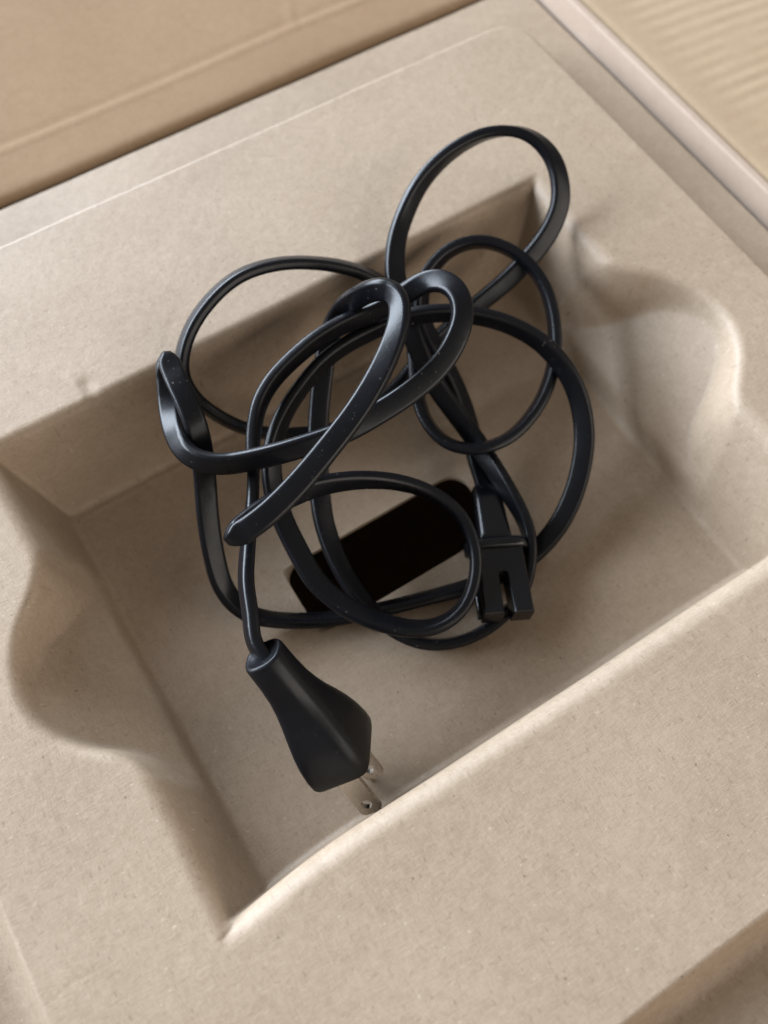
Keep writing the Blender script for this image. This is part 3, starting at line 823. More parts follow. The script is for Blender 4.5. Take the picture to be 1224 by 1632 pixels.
(67.21,93.36,-7.40,0.261,-0.269,0.927,1.00),
(65.85,94.26,-6.75,0.288,-0.240,0.927,1.00),
(64.45,95.10,-6.10,0.312,-0.209,0.927,1.00),
(63.03,95.87,-5.44,0.333,-0.175,0.926,1.00),
(61.57,96.58,-4.78,0.351,-0.141,0.926,1.00),
(60.08,97.24,-4.11,0.366,-0.106,0.924,1.00),
(58.56,97.86,-3.44,0.378,-0.070,0.923,1.00),
(57.01,98.43,-2.76,0.388,-0.033,0.921,1.00),
(55.42,98.95,-2.08,0.394,0.006,0.919,1.00),
(53.80,99.43,-1.39,0.399,0.045,0.916,1.00),
(52.15,99.86,-0.70,0.403,0.084,0.911,1.00),
(50.49,100.23,0.00,0.406,0.124,0.905,1.00),
(48.82,100.55,0.70,0.408,0.163,0.898,1.00),
(47.15,100.80,1.41,0.408,0.204,0.890,1.00),
(45.50,100.99,2.12,0.404,0.245,0.881,1.00),
(43.86,101.10,2.84,0.397,0.287,0.872,1.00),
(42.22,101.16,3.56,0.387,0.328,0.862,1.00),
(40.60,101.16,4.28,0.376,0.367,0.851,1.00),
(38.99,101.10,5.01,0.364,0.405,0.838,1.00),
(37.39,101.00,5.75,0.352,0.444,0.824,1.00),
(35.81,100.86,6.50,0.337,0.486,0.806,1.00),
(34.26,100.68,7.25,0.317,0.532,0.785,1.00),
(32.73,100.46,8.01,0.287,0.583,0.761,1.00),
(31.22,100.19,8.77,0.245,0.634,0.733,1.00),
(29.71,99.87,9.53,0.193,0.684,0.704,1.00),
(28.19,99.50,10.27,0.130,0.729,0.672,1.00),
(26.65,99.08,10.99,0.062,0.768,0.637,1.00),
(25.09,98.59,11.68,-0.006,0.801,0.599,1.00),
(23.51,98.04,12.34,-0.064,0.827,0.559,1.00),
(21.92,97.46,12.98,-0.109,0.848,0.519,1.00),
(20.35,96.87,13.59,-0.141,0.866,0.480,1.00),
(18.81,96.28,14.20,-0.163,0.880,0.445,1.00),
(17.40,95.71,14.79,-0.109,0.841,0.529,0.96),
(16.22,95.19,15.39,-0.050,0.807,0.589,0.81),
(15.38,94.72,15.99,-0.071,0.829,0.554,0.59),
(14.96,94.29,16.58,-0.165,0.832,0.530,0.45),
(15.05,93.91,17.16,-0.239,0.753,0.613,0.57),
(15.68,93.58,17.73,-0.197,0.714,0.672,0.80),
(16.78,93.32,18.29,-0.173,0.711,0.681,0.98),
(18.25,93.13,18.85,-0.053,0.918,0.394,1.00),
(19.93,93.03,19.39,-0.084,0.919,0.385,1.00),
(21.69,93.01,19.89,-0.114,0.920,0.374,1.00),
(23.46,93.07,20.37,-0.147,0.921,0.360,1.00),
(25.21,93.22,20.80,-0.181,0.922,0.343,1.00),
(26.93,93.44,21.20,-0.213,0.921,0.326,1.00),
(28.62,93.74,21.56,-0.239,0.921,0.308,1.00),
(30.30,94.09,21.87,-0.261,0.920,0.291,1.00),
(31.96,94.50,22.15,-0.281,0.919,0.276,1.00),
(33.62,94.95,22.39,-0.298,0.918,0.262,1.00),
(35.29,95.45,22.59,-0.315,0.915,0.251,1.00),
(36.95,95.99,22.77,-0.330,0.913,0.241,1.00),
(38.61,96.57,22.92,-0.344,0.910,0.232,1.00),
(40.27,97.18,23.05,-0.355,0.908,0.224,1.00),
(41.93,97.81,23.15,-0.365,0.906,0.217,1.00),
(43.58,98.46,23.24,-0.373,0.904,0.210,1.00),
(45.23,99.14,23.32,-0.380,0.903,0.203,1.00),
(46.88,99.82,23.38,-0.385,0.902,0.195,1.00),
(48.52,100.52,23.43,-0.390,0.901,0.188,1.00),
(50.16,101.22,23.47,-0.396,0.901,0.179,1.00),
(51.79,101.94,23.50,-0.402,0.900,0.169,1.00),
(53.42,102.67,23.54,-0.411,0.898,0.158,1.00),
(55.04,103.41,23.57,-0.421,0.895,0.146,1.00),
(56.66,104.18,23.60,-0.433,0.891,0.132,1.00),
(58.26,104.97,23.65,-0.447,0.887,0.117,1.00),
(59.86,105.78,23.70,-0.462,0.881,0.098,1.00),
(61.45,106.63,23.76,-0.477,0.876,0.077,1.00),
(63.03,107.50,23.83,-0.490,0.870,0.053,1.00),
(64.60,108.39,23.91,-0.502,0.864,0.026,1.00),
(66.17,109.31,24.01,-0.514,0.858,-0.002,1.00),
(67.72,110.26,24.11,-0.526,0.850,-0.032,1.00),
(69.25,111.23,24.22,-0.538,0.841,-0.063,1.00),
(70.76,112.22,24.33,-0.549,0.830,-0.096,1.00),
(72.26,113.25,24.46,-0.560,0.818,-0.130,1.00),
(73.73,114.29,24.59,-0.569,0.806,-0.164,1.00),
(75.18,115.36,24.73,-0.575,0.793,-0.200,1.00),
(76.61,116.46,24.88,-0.581,0.778,-0.238,1.00),
(78.01,117.57,25.04,-0.588,0.759,-0.279,1.00),
(79.38,118.72,25.21,-0.597,0.734,-0.325,1.00),
(80.69,119.91,25.39,-0.609,0.699,-0.375,1.00),
(81.94,121.14,25.58,-0.622,0.656,-0.428,1.00),
(83.10,122.43,25.78,-0.635,0.606,-0.480,1.00),
(84.16,123.78,25.98,-0.649,0.545,-0.531,1.00),
(85.09,125.19,26.17,-0.664,0.460,-0.589,1.00),
(85.83,126.64,26.32,-0.673,0.329,-0.662,1.00),
(86.30,128.12,26.39,-0.649,0.141,-0.747,1.00),
(86.47,129.59,26.32,-0.567,-0.073,-0.821,1.00),
(86.33,131.03,26.11,-0.443,-0.258,-0.859,1.00),
(85.95,132.41,25.74,-0.325,-0.359,-0.875,1.00),
(85.27,133.52,25.48,-0.181,-0.493,-0.851,1.00),
(84.61,134.77,24.66,-0.017,-0.620,-0.785,1.00),
(83.87,135.97,23.57,0.107,-0.675,-0.730,1.00),
(83.09,137.13,22.25,0.194,-0.708,-0.679,1.00),
(82.33,138.26,20.75,0.251,-0.730,-0.636,1.00),
(81.64,139.37,19.11,0.288,-0.747,-0.599,1.00),
(81.06,140.48,17.37,0.320,-0.761,-0.565,1.00),
(80.60,141.58,15.55,0.353,-0.768,-0.534,1.00),
(80.22,142.68,13.64,0.393,-0.773,-0.497,1.00),
(80.01,143.95,11.40,0.437,-0.766,-0.471,1.00),
(79.67,144.92,9.49,0.483,-0.753,-0.447,1.00),
(79.40,145.97,7.33,0.531,-0.733,-0.425,1.00),
(78.93,146.63,5.62,0.574,-0.703,-0.419,1.00),
(78.36,147.07,4.06,0.614,-0.677,-0.406,1.00),
(77.71,147.32,2.63,0.648,-0.652,-0.395,1.00),
(77.00,147.38,1.32,0.675,-0.629,-0.385,1.00),
(76.22,147.24,0.14,0.697,-0.610,-0.377,1.00),
(75.37,146.92,-0.94,0.714,-0.596,-0.369,1.00),
(74.43,146.38,-1.94,0.728,-0.585,-0.358,1.00),
(73.40,145.65,-2.86,0.728,-0.586,-0.355,1.00),
(72.22,144.53,-3.42,0.749,-0.572,-0.335,1.00),
(71.13,143.53,-4.31,0.782,-0.543,-0.307,1.00),
(70.07,142.46,-5.21,0.797,-0.529,-0.293,1.00),
(69.04,141.35,-6.09,0.807,-0.519,-0.283,1.00),
(68.02,140.22,-6.94,0.812,-0.513,-0.278,1.00),
(67.01,139.05,-7.77,0.815,-0.510,-0.276,1.00),
(66.01,137.87,-8.56,0.816,-0.507,-0.276,1.00),
(65.00,136.67,-9.32,0.818,-0.504,-0.276,1.00),
(64.00,135.44,-10.05,0.820,-0.501,-0.277,1.00),
(63.02,134.20,-10.75,0.823,-0.496,-0.277,1.00),
(62.03,132.94,-11.42,0.826,-0.491,-0.277,1.00),
(61.06,131.66,-12.06,0.829,-0.485,-0.277,1.00),
(60.09,130.35,-12.69,0.834,-0.478,-0.276,1.00),
(59.14,129.02,-13.31,0.839,-0.470,-0.275,1.00),
(58.19,127.66,-13.91,0.844,-0.461,-0.274,1.00),
(57.25,126.28,-14.51,0.849,-0.452,-0.274,1.00),
(56.32,124.87,-15.10,0.854,-0.442,-0.275,1.00),
(55.40,123.44,-15.69,0.859,-0.431,-0.276,1.00),
(54.50,122.00,-16.28,0.864,-0.420,-0.278,1.00),
(53.61,120.54,-16.87,0.868,-0.409,-0.280,1.00),
(52.74,119.07,-17.45,0.873,-0.398,-0.282,1.00),
(51.89,117.59,-18.04,0.878,-0.385,-0.285,1.00),
(51.05,116.09,-18.62,0.882,-0.373,-0.289,1.00),
(50.23,114.59,-19.20,0.885,-0.361,-0.296,1.00),
(49.43,113.08,-19.79,0.886,-0.349,-0.305,1.00),
(48.64,111.56,-20.37,0.887,-0.336,-0.318,1.00),
(47.86,110.03,-20.94,0.887,-0.320,-0.332,1.00),
(47.10,108.49,-21.52,0.889,-0.301,-0.344,1.00),
(46.37,106.94,-22.08,0.893,-0.277,-0.355,1.00),
(45.68,105.36,-22.64,0.897,-0.248,-0.365,1.00),
(45.04,103.76,-23.19,0.902,-0.216,-0.373,1.00),
(44.46,102.13,-23.73,0.906,-0.181,-0.381,1.00),
(43.94,100.48,-24.25,0.908,-0.147,-0.392,1.00),
(43.48,98.80,-24.75,0.907,-0.115,-0.405,1.00),
(43.08,97.11,-25.23,0.903,-0.087,-0.420,1.00),
(42.72,95.39,-25.69,0.897,-0.062,-0.437,1.00),
(42.40,93.66,-26.12,0.889,-0.039,-0.456,1.00),
(42.14,91.91,-26.52,0.880,-0.018,-0.474,1.00),
(41.91,90.16,-26.90,0.870,0.002,-0.494,1.00),
(41.74,88.39,-27.24,0.858,0.021,-0.514,1.00),
(41.61,86.61,-27.55,0.844,0.041,-0.534,1.00),
(41.54,84.83,-27.83,0.829,0.064,-0.555,1.00),
(41.52,83.05,-28.09,0.812,0.089,-0.577,1.00),
(41.57,81.27,-28.34,0.793,0.116,-0.599,1.00),
(41.67,79.50,-28.58,0.771,0.143,-0.621,1.00),
(41.83,77.74,-28.83,0.746,0.173,-0.644,1.00),
(42.04,75.99,-29.09,0.717,0.203,-0.666,1.00),
(42.30,74.24,-29.38,0.685,0.236,-0.690,1.00),
(42.62,72.51,-29.70,0.647,0.272,-0.712,1.00),
(43.00,70.81,-30.06,0.605,0.311,-0.733,1.00),
(43.45,69.12,-30.46,0.557,0.350,-0.753,1.00),
(43.97,67.47,-30.89,0.505,0.387,-0.772,1.00),
(44.59,65.85,-31.35,0.450,0.418,-0.789,1.00),
(45.30,64.27,-31.83,0.395,0.440,-0.807,1.00),
(46.11,62.73,-32.31,0.341,0.454,-0.823,1.00),
(47.01,61.25,-32.79,0.290,0.460,-0.839,1.00),
(48.00,59.81,-33.26,0.240,0.459,-0.855,1.00),
(49.09,58.45,-33.71,0.194,0.450,-0.872,1.00),
(50.28,57.16,-34.12,0.152,0.434,-0.888,1.00),
(51.60,55.98,-34.48,0.120,0.412,-0.903,1.00),
(53.02,54.91,-34.78,0.097,0.389,-0.916,1.00),
(54.54,53.96,-35.03,0.082,0.368,-0.926,1.00),
(56.14,53.12,-35.22,0.073,0.351,-0.934,1.00),
(57.78,52.38,-35.37,0.068,0.335,-0.940,1.00),
(59.47,51.74,-35.47,0.065,0.322,-0.944,1.00),
(61.20,51.21,-35.53,0.065,0.312,-0.948,1.00),
(62.94,50.79,-35.55,0.066,0.305,-0.950,1.00),
(64.71,50.46,-35.52,0.069,0.300,-0.951,1.00),
(66.48,50.23,-35.46,0.072,0.297,-0.952,1.00),
(68.25,50.10,-35.37,0.076,0.296,-0.952,1.00),
(70.01,50.05,-35.24,0.079,0.297,-0.952,1.00),
(71.75,50.09,-35.08,0.083,0.300,-0.950,1.00),
(73.48,50.22,-34.88,0.088,0.304,-0.949,1.00),
(75.19,50.43,-34.65,0.092,0.311,-0.946,1.00),
(76.90,50.71,-34.39,0.097,0.319,-0.943,1.00),
(78.58,51.05,-34.09,0.101,0.328,-0.939,1.00),
(80.25,51.46,-33.76,0.103,0.336,-0.936,1.00),
(81.88,51.96,-33.40,0.100,0.340,-0.935,1.00),
(83.47,52.58,-33.01,0.094,0.339,-0.936,1.00),
(84.99,53.35,-32.59,0.086,0.333,-0.939,1.00),
(86.43,54.27,-32.14,0.081,0.325,-0.942,1.00),
(87.79,55.31,-31.67,0.078,0.316,-0.946,1.00),
(89.08,56.45,-31.19,0.078,0.309,-0.948,1.00),
(90.30,57.67,-30.70,0.078,0.304,-0.949,1.00),
(91.46,58.93,-30.20,0.079,0.299,-0.951,1.00),
(92.55,60.25,-29.70,0.079,0.293,-0.953,1.00),
(93.57,61.63,-29.20,0.076,0.286,-0.955,1.00),
(94.48,63.08,-28.70,0.068,0.281,-0.957,1.00),
(95.29,64.59,-28.21,0.051,0.278,-0.959,1.00),
(95.98,66.17,-27.72,0.025,0.276,-0.961,1.00),
(96.55,67.79,-27.25,-0.012,0.275,-0.961,1.00),
(97.00,69.46,-26.79,-0.056,0.273,-0.960,1.00),
(97.33,71.16,-26.34,-0.108,0.264,-0.958,1.00),
(97.56,72.88,-25.92,-0.166,0.245,-0.955,1.00),
(97.70,74.62,-25.52,-0.226,0.222,-0.948,1.00),
(97.79,76.37,-25.15,-0.285,0.200,-0.937,1.00),
(97.87,78.12,-24.82,-0.340,0.178,-0.923,1.00),
(97.95,79.86,-24.54,-0.391,0.156,-0.907,1.00),
(98.05,81.59,-24.30,-0.436,0.134,-0.890,1.00),
(98.14,83.30,-24.11,-0.477,0.113,-0.872,1.00),
(98.24,85.02,-23.96,-0.514,0.093,-0.853,1.00),
(98.35,86.76,-23.86,-0.548,0.080,-0.833,1.00),
(98.46,88.51,-23.78,-0.578,0.073,-0.813,1.00),
(98.59,90.28,-23.72,-0.604,0.072,-0.794,1.00),
(98.71,92.05,-23.64,-0.627,0.079,-0.775,1.00),
(98.81,93.82,-23.53,-0.646,0.091,-0.757,1.00),
(98.88,95.57,-23.36,-0.665,0.105,-0.740,1.00),
(98.91,97.33,-23.13,-0.682,0.118,-0.722,1.00),
(98.88,99.07,-22.80,-0.698,0.128,-0.705,1.00),
(98.81,100.80,-22.40,-0.713,0.133,-0.689,1.00),
(98.68,102.51,-21.92,-0.726,0.137,-0.673,1.00),
(98.50,104.19,-21.38,-0.740,0.143,-0.658,1.00),
(98.27,105.83,-20.75,-0.752,0.149,-0.642,1.00),
(98.02,107.44,-20.06,-0.764,0.155,-0.626,1.00),
(97.74,109.00,-19.32,-0.774,0.159,-0.613,1.00),
(97.46,110.54,-18.54,-0.781,0.162,-0.603,1.00),
(97.16,112.04,-17.75,-0.785,0.162,-0.597,1.00),
(96.87,113.52,-16.96,-0.788,0.165,-0.593,1.00),
(96.58,114.98,-16.15,-0.790,0.176,-0.588,1.00),
(96.31,116.43,-15.33,-0.791,0.195,-0.579,1.00),
(96.07,117.89,-14.49,-0.792,0.220,-0.569,1.00),
(95.89,119.37,-13.61,-0.792,0.249,-0.558,1.00),
(95.75,120.86,-12.70,-0.790,0.276,-0.548,1.00),
(95.67,122.37,-11.78,-0.786,0.300,-0.540,1.00),
(95.62,123.88,-10.84,-0.784,0.319,-0.533,1.00),
(95.62,125.40,-9.90,-0.783,0.332,-0.526,1.00),
(95.65,126.94,-8.95,-0.787,0.339,-0.515,1.00),
(95.72,128.48,-8.02,-0.797,0.343,-0.497,1.00),
(95.81,130.02,-7.09,-0.813,0.342,-0.471,1.00),
(95.95,131.57,-6.17,-0.832,0.339,-0.439,1.00),
(96.12,133.12,-5.28,-0.852,0.335,-0.402,1.00),
(96.33,134.67,-4.40,-0.873,0.329,-0.361,1.00),
(96.58,136.24,-3.54,-0.893,0.322,-0.314,1.00),
(96.87,137.82,-2.70,-0.912,0.315,-0.264,1.00),
(97.19,139.41,-1.87,-0.929,0.305,-0.209,1.00),
(97.55,141.02,-1.08,-0.943,0.294,-0.153,1.00),
(97.94,142.64,-0.31,-0.955,0.280,-0.096,1.00),
(98.35,144.27,0.43,-0.963,0.266,-0.036,1.00),
(98.79,145.90,1.13,-0.966,0.258,0.029,1.00),
(99.27,147.53,1.80,-0.959,0.263,0.104,1.00),
(99.82,149.14,2.43,-0.941,0.281,0.187,1.00),
(100.47,150.71,3.04,-0.912,0.308,0.271,1.00),
(101.22,152.24,3.62,-0.876,0.335,0.349,1.00),
(102.07,153.72,4.17,-0.836,0.358,0.416,1.00),
(102.98,155.15,4.67,-0.796,0.377,0.473,1.00),
(103.93,156.49,5.09,-0.755,0.397,0.522,1.00),
(104.87,157.75,5.42,-0.712,0.419,0.564,1.00),
(105.80,158.91,5.66,-0.666,0.442,0.601,1.00),
(106.71,159.99,5.81,-0.621,0.461,0.634,1.00),
(107.63,161.02,5.92,-0.581,0.471,0.664,1.00),
(108.57,162.02,6.00,-0.548,0.470,0.692,1.00),
(109.56,163.00,6.10,-0.525,0.458,0.718,1.00),
(110.63,163.98,6.25,-0.511,0.437,0.741,1.00),
(111.80,164.98,6.47,-0.505,0.409,0.760,1.00),
(113.07,165.99,6.79,-0.502,0.379,0.778,1.00),
(114.44,167.01,7.19,-0.498,0.348,0.794,1.00),
(115.88,168.03,7.66,-0.489,0.318,0.812,1.00),
(117.38,169.02,8.17,-0.473,0.289,0.832,1.00),
(118.92,169.96,8.71,-0.452,0.259,0.853,1.00),
(120.49,170.83,9.27,-0.426,0.229,0.875,1.00),
(122.09,171.63,9.82,-0.396,0.196,0.897,1.00),
(123.71,172.33,10.36,-0.365,0.160,0.917,1.00),
(125.36,172.95,10.89,-0.336,0.122,0.934,1.00),
(127.03,173.47,11.41,-0.313,0.082,0.946,1.00),
(128.71,173.92,11.91,-0.294,0.042,0.955,1.00),
(130.41,174.30,12.41,-0.277,0.000,0.961,1.00),
(132.12,174.60,12.90,-0.263,-0.042,0.964,1.00),
(133.84,174.83,13.37,-0.250,-0.085,0.965,1.00),
(135.56,174.97,13.82,-0.239,-0.129,0.962,1.00),
(137.30,175.04,14.26,-0.232,-0.173,0.957,1.00),
(139.03,175.04,14.67,-0.228,-0.218,0.949,1.00),
(140.76,174.96,15.07,-0.228,-0.263,0.938,1.00),
(142.49,174.80,15.45,-0.231,-0.307,0.923,1.00),
(144.20,174.56,15.80,-0.236,-0.352,0.906,1.00),
(145.91,174.24,16.12,-0.244,-0.396,0.885,1.00),
(147.59,173.81,16.40,-0.257,-0.441,0.860,1.00),
(149.24,173.28,16.63,-0.276,-0.484,0.830,1.00),
(150.86,172.63,16.80,-0.302,-0.524,0.796,1.00),
(152.44,171.88,16.92,-0.335,-0.559,0.758,1.00),
(153.96,171.02,16.98,-0.375,-0.588,0.717,1.00),
(155.42,170.06,16.99,-0.421,-0.609,0.673,1.00),
(156.80,168.99,16.92,-0.473,-0.620,0.626,1.00),
(158.08,167.81,16.77,-0.533,-0.620,0.576,1.00),
(159.24,166.52,16.51,-0.598,-0.604,0.526,1.00),
(160.25,165.12,16.14,-0.668,-0.573,0.475,1.00),
(161.10,163.65,15.68,-0.735,-0.526,0.427,1.00),
(161.80,162.13,15.13,-0.798,-0.467,0.382,1.00),
(162.35,160.57,14.51,-0.852,-0.396,0.342,1.00),
(162.74,158.99,13.84,-0.896,-0.316,0.312,1.00),
(162.97,157.41,13.10,-0.928,-0.228,0.294,1.00),
(163.02,155.85,12.29,-0.947,-0.138,0.290,1.00),
(162.91,154.31,11.44,-0.955,-0.053,0.293,1.00),
(162.65,152.80,10.54,-0.954,0.024,0.299,1.00),
(162.27,151.35,9.63,-0.948,0.094,0.304,1.00),
(161.78,149.97,8.71,-0.937,0.160,0.310,1.00),
(161.21,148.67,7.80,-0.921,0.224,0.320,1.00),
(160.57,147.50,6.94,-0.896,0.289,0.336,1.00),
(159.87,146.46,6.12,-0.865,0.351,0.359,1.00),
(159.10,145.53,5.32,-0.830,0.406,0.383,1.00),
(158.26,144.69,4.51,-0.794,0.455,0.403,1.00),
(157.32,143.90,3.65,-0.760,0.497,0.420,1.00),
(156.26,143.16,2.71,-0.725,0.534,0.435,1.00),
(155.09,142.46,1.70,-0.688,0.568,0.452,1.00),
(153.86,141.85,0.69,-0.649,0.596,0.473,1.00),
(152.60,141.34,-0.30,-0.609,0.619,0.495,1.00),
(151.35,140.92,-1.24,-0.573,0.637,0.515,1.00),
(150.08,140.58,-2.16,-0.543,0.651,0.531,1.00),
(148.78,140.28,-3.07,-0.519,0.661,0.543,1.00),
(147.43,140.01,-4.01,-0.496,0.668,0.555,1.00),
(146.01,139.78,-4.95,-0.473,0.673,0.570,1.00),
(144.53,139.58,-5.89,-0.449,0.674,0.586,1.00),
(143.02,139.41,-6.82,-0.427,0.674,0.603,1.00),
(141.48,139.28,-7.71,-0.407,0.671,0.619,1.00),
(139.92,139.16,-8.58,-0.390,0.668,0.634,1.00),
(138.34,139.05,-9.41,-0.375,0.663,0.648,1.00),
(136.74,138.94,-10.20,-0.358,0.657,0.663,1.00),
(135.13,138.85,-10.95,-0.339,0.649,0.681,1.00),
(133.52,138.77,-11.64,-0.320,0.638,0.701,1.00),
(131.89,138.71,-12.29,-0.304,0.626,0.719,1.00),
(130.25,138.64,-12.90,-0.293,0.613,0.734,1.00),
(128.61,138.56,-13.48,-0.287,0.600,0.747,1.00),
(126.96,138.46,-14.02,-0.285,0.587,0.758,1.00),
(125.30,138.33,-14.54,-0.283,0.573,0.769,1.00),
(123.64,138.18,-15.04,-0.280,0.558,0.781,1.00),
(121.97,138.02,-15.52,-0.276,0.543,0.793,1.00),
(120.30,137.84,-15.97,-0.273,0.526,0.805,1.00),
(118.62,137.64,-16.41,-0.272,0.509,0.816,1.00),
(116.93,137.42,-16.83,-0.273,0.491,0.827,1.00),
(115.23,137.18,-17.25,-0.273,0.470,0.840,1.00),
(113.50,136.93,-17.67,-0.271,0.446,0.853,1.00),
(111.76,136.65,-18.08,-0.269,0.418,0.868,1.00),
(110.01,136.35,-18.48,-0.268,0.388,0.882,1.00),
(108.26,136.04,-18.87,-0.268,0.358,0.894,1.00),
(106.51,135.69,-19.26,-0.271,0.329,0.905,1.00),
(104.78,135.29,-19.64,-0.276,0.301,0.913,1.00),
(103.08,134.85,-20.02,-0.283,0.277,0.918,1.00),
(101.40,134.36,-20.40,-0.292,0.255,0.922,1.00),
(99.76,133.81,-20.78,-0.296,0.236,0.926,1.00),
(98.14,133.22,-21.16,-0.295,0.217,0.931,1.00),
(96.53,132.61,-21.53,-0.285,0.198,0.938,1.00),
(94.92,132.00,-21.88,-0.268,0.178,0.947,1.00),
(93.28,131.42,-22.22,-0.245,0.156,0.957,1.00),
(91.62,130.87,-22.54,-0.220,0.134,0.966,1.00),
(89.93,130.37,-22.84,-0.197,0.111,0.974,1.00),
(88.20,129.91,-23.12,-0.179,0.089,0.980,1.00),
(86.47,129.48,-23.39,-0.164,0.068,0.984,1.00),
(84.71,129.09,-23.65,-0.150,0.047,0.988,1.00),
(82.95,128.73,-23.89,-0.136,0.025,0.990,1.00),
(81.18,128.41,-24.11,-0.123,0.003,0.992,1.00),
(79.40,128.15,-24.32,-0.109,-0.019,0.994,1.00),
(77.63,127.93,-24.51,-0.098,-0.041,0.994,1.00),
(75.85,127.78,-24.69,-0.088,-0.061,0.994,1.00),
(74.08,127.68,-24.84,-0.080,-0.081,0.994,1.00),
(72.31,127.64,-24.98,-0.073,-0.099,0.992,1.00),
(70.55,127.67,-25.10,-0.066,-0.117,0.991,1.00),
(68.78,127.77,-25.20,-0.059,-0.136,0.989,1.00),
(67.01,127.97,-25.27,-0.050,-0.155,0.987,1.00),
(65.24,128.27,-25.30,-0.041,-0.175,0.984,1.00),
(63.49,128.69,-25.29,-0.031,-0.193,0.981,1.00),
(61.76,129.21,-25.23,-0.024,-0.209,0.978,1.00),
(60.05,129.82,-25.13,-0.019,-0.222,0.975,1.00),
(58.37,130.48,-25.01,-0.018,-0.231,0.973,1.00),
(56.70,131.18,-24.87,-0.018,-0.239,0.971,1.00),
(55.04,131.88,-24.72,-0.017,-0.247,0.969,1.00),
(53.39,132.60,-24.56,-0.013,-0.256,0.967,1.00),
(51.76,133.34,-24.38,-0.006,-0.268,0.963,1.00),
(50.14,134.10,-24.17,0.006,-0.282,0.959,1.00),
(48.55,134.91,-23.90,0.021,-0.298,0.954,1.00),
(47.00,135.75,-23.59,0.039,-0.316,0.948,1.00),
(45.49,136.62,-23.21,0.059,-0.335,0.940,1.00),
(44.02,137.52,-22.76,0.082,-0.355,0.931,1.00),
(42.59,138.45,-22.25,0.105,-0.377,0.920,1.00),
(41.20,139.41,-21.67,0.130,-0.401,0.907,1.00),
(39.86,140.40,-21.00,0.154,-0.429,0.890,1.00),
(38.58,141.41,-20.25,0.177,-0.460,0.870,1.00),
(37.37,142.45,-19.41,0.199,-0.493,0.847,1.00),
(36.24,143.48,-18.50,0.219,-0.526,0.822,1.00),
(35.17,144.50,-17.51,0.237,-0.558,0.795,1.00),
(34.18,145.50,-16.47,0.254,-0.589,0.767,1.00),
(33.26,146.45,-15.38,0.271,-0.621,0.736,1.00),
(32.42,147.35,-14.26,0.288,-0.652,0.701,1.00),
(31.66,148.18,-13.12,0.302,-0.683,0.665,1.00),
(30.98,148.94,-11.96,0.311,-0.713,0.628,1.00),
(30.37,149.67,-10.79,0.312,-0.742,0.594,1.00),
(29.85,150.37,-9.60,0.302,-0.768,0.564,1.00),
(29.41,151.06,-8.38,0.284,-0.792,0.541,1.00),
(29.07,151.76,-7.14,0.260,-0.811,0.523,1.00),
(28.81,152.47,-5.90,0.233,-0.828,0.510,1.00),
(28.65,153.17,-4.66,0.203,-0.840,0.503,1.00),
(28.59,153.89,-3.43,0.168,-0.848,0.503,1.00),
(28.63,154.62,-2.21,0.131,-0.847,0.515,1.00),
(28.82,155.41,-0.99,0.093,-0.839,0.535,1.00),
(29.19,156.25,0.25,0.061,-0.826,0.560,1.00),
(29.76,157.16,1.50,0.038,-0.812,0.582,1.00),
(30.56,158.10,2.73,0.023,-0.800,0.600,1.00),
(31.54,159.03,3.92,0.014,-0.790,0.613,1.00),
(32.65,159.93,5.05,0.011,-0.781,0.624,1.00),
(33.88,160.80,6.10,0.012,-0.774,0.633,1.00),
(35.18,161.61,7.05,0.015,-0.767,0.641,1.00),
(36.54,162.37,7.92,0.022,-0.762,0.648,1.00),
(37.95,163.08,8.69,0.030,-0.757,0.652,1.00),
(39.41,163.75,9.38,0.040,-0.754,0.656,1.00),
(40.90,164.37,10.00,0.049,-0.752,0.658,1.00),
(42.43,164.96,10.54,0.058,-0.751,0.658,1.00),
(44.00,165.51,11.02,0.064,-0.751,0.658,1.00),
(45.61,166.03,11.46,0.068,-0.751,0.656,1.00),
(47.25,166.52,11.84,0.069,-0.753,0.655,1.00),
(48.93,166.96,12.17,0.068,-0.755,0.652,1.00),
(50.63,167.36,12.46,0.063,-0.758,0.649,1.00),
(52.36,167.69,12.69,0.055,-0.763,0.644,1.00),
(54.11,167.95,12.86,0.044,-0.768,0.639,1.00),
(55.87,168.13,12.98,0.030,-0.775,0.632,1.00),
(57.65,168.22,13.02,0.014,-0.781,0.624,1.00),
(59.43,168.21,13.00,-0.003,-0.786,0.618,1.00),
(61.22,168.12,12.91,-0.019,-0.790,0.613,1.00),
(63.00,167.95,12.78,-0.034,-0.792,0.610,1.00),
(64.77,167.72,12.59,-0.048,-0.793,0.607,1.00),
(66.53,167.42,12.37,-0.062,-0.794,0.605,1.00),
(68.29,167.07,12.10,-0.075,-0.795,0.602,1.00),
(70.03,166.66,11.79,-0.089,-0.796,0.598,1.00),
(71.76,166.19,11.44,-0.102,-0.798,0.594,1.00),
(73.46,165.67,11.05,-0.115,-0.800,0.589,1.00),
(75.15,165.10,10.61,-0.126,-0.802,0.584,1.00),
(76.81,164.49,10.15,-0.135,-0.804,0.579,1.00),
(78.45,163.84,9.65,-0.144,-0.807,0.573,1.00),
(80.07,163.18,9.12,-0.153,-0.811,0.565,1.00),
(81.67,162.48,8.56,-0.163,-0.816,0.555,1.00),
(83.24,161.76,7.97,-0.176,-0.821,0.543,1.00),
(84.78,161.01,7.34,-0.189,-0.826,0.531,1.00),
(86.28,160.24,6.68,-0.204,-0.831,0.517,1.00),
(87.74,159.44,5.99,-0.221,-0.836,0.502,1.00),
(89.14,158.63,5.26,-0.238,-0.840,0.488,1.00),
(90.48,157.80,4.49,-0.256,-0.843,0.473,1.00),
(91.76,156.95,3.69,-0.276,-0.845,0.459,1.00),
(92.98,156.10,2.87,-0.299,-0.844,0.446,1.00),
(94.14,155.22,2.01,-0.328,-0.839,0.434,1.00),
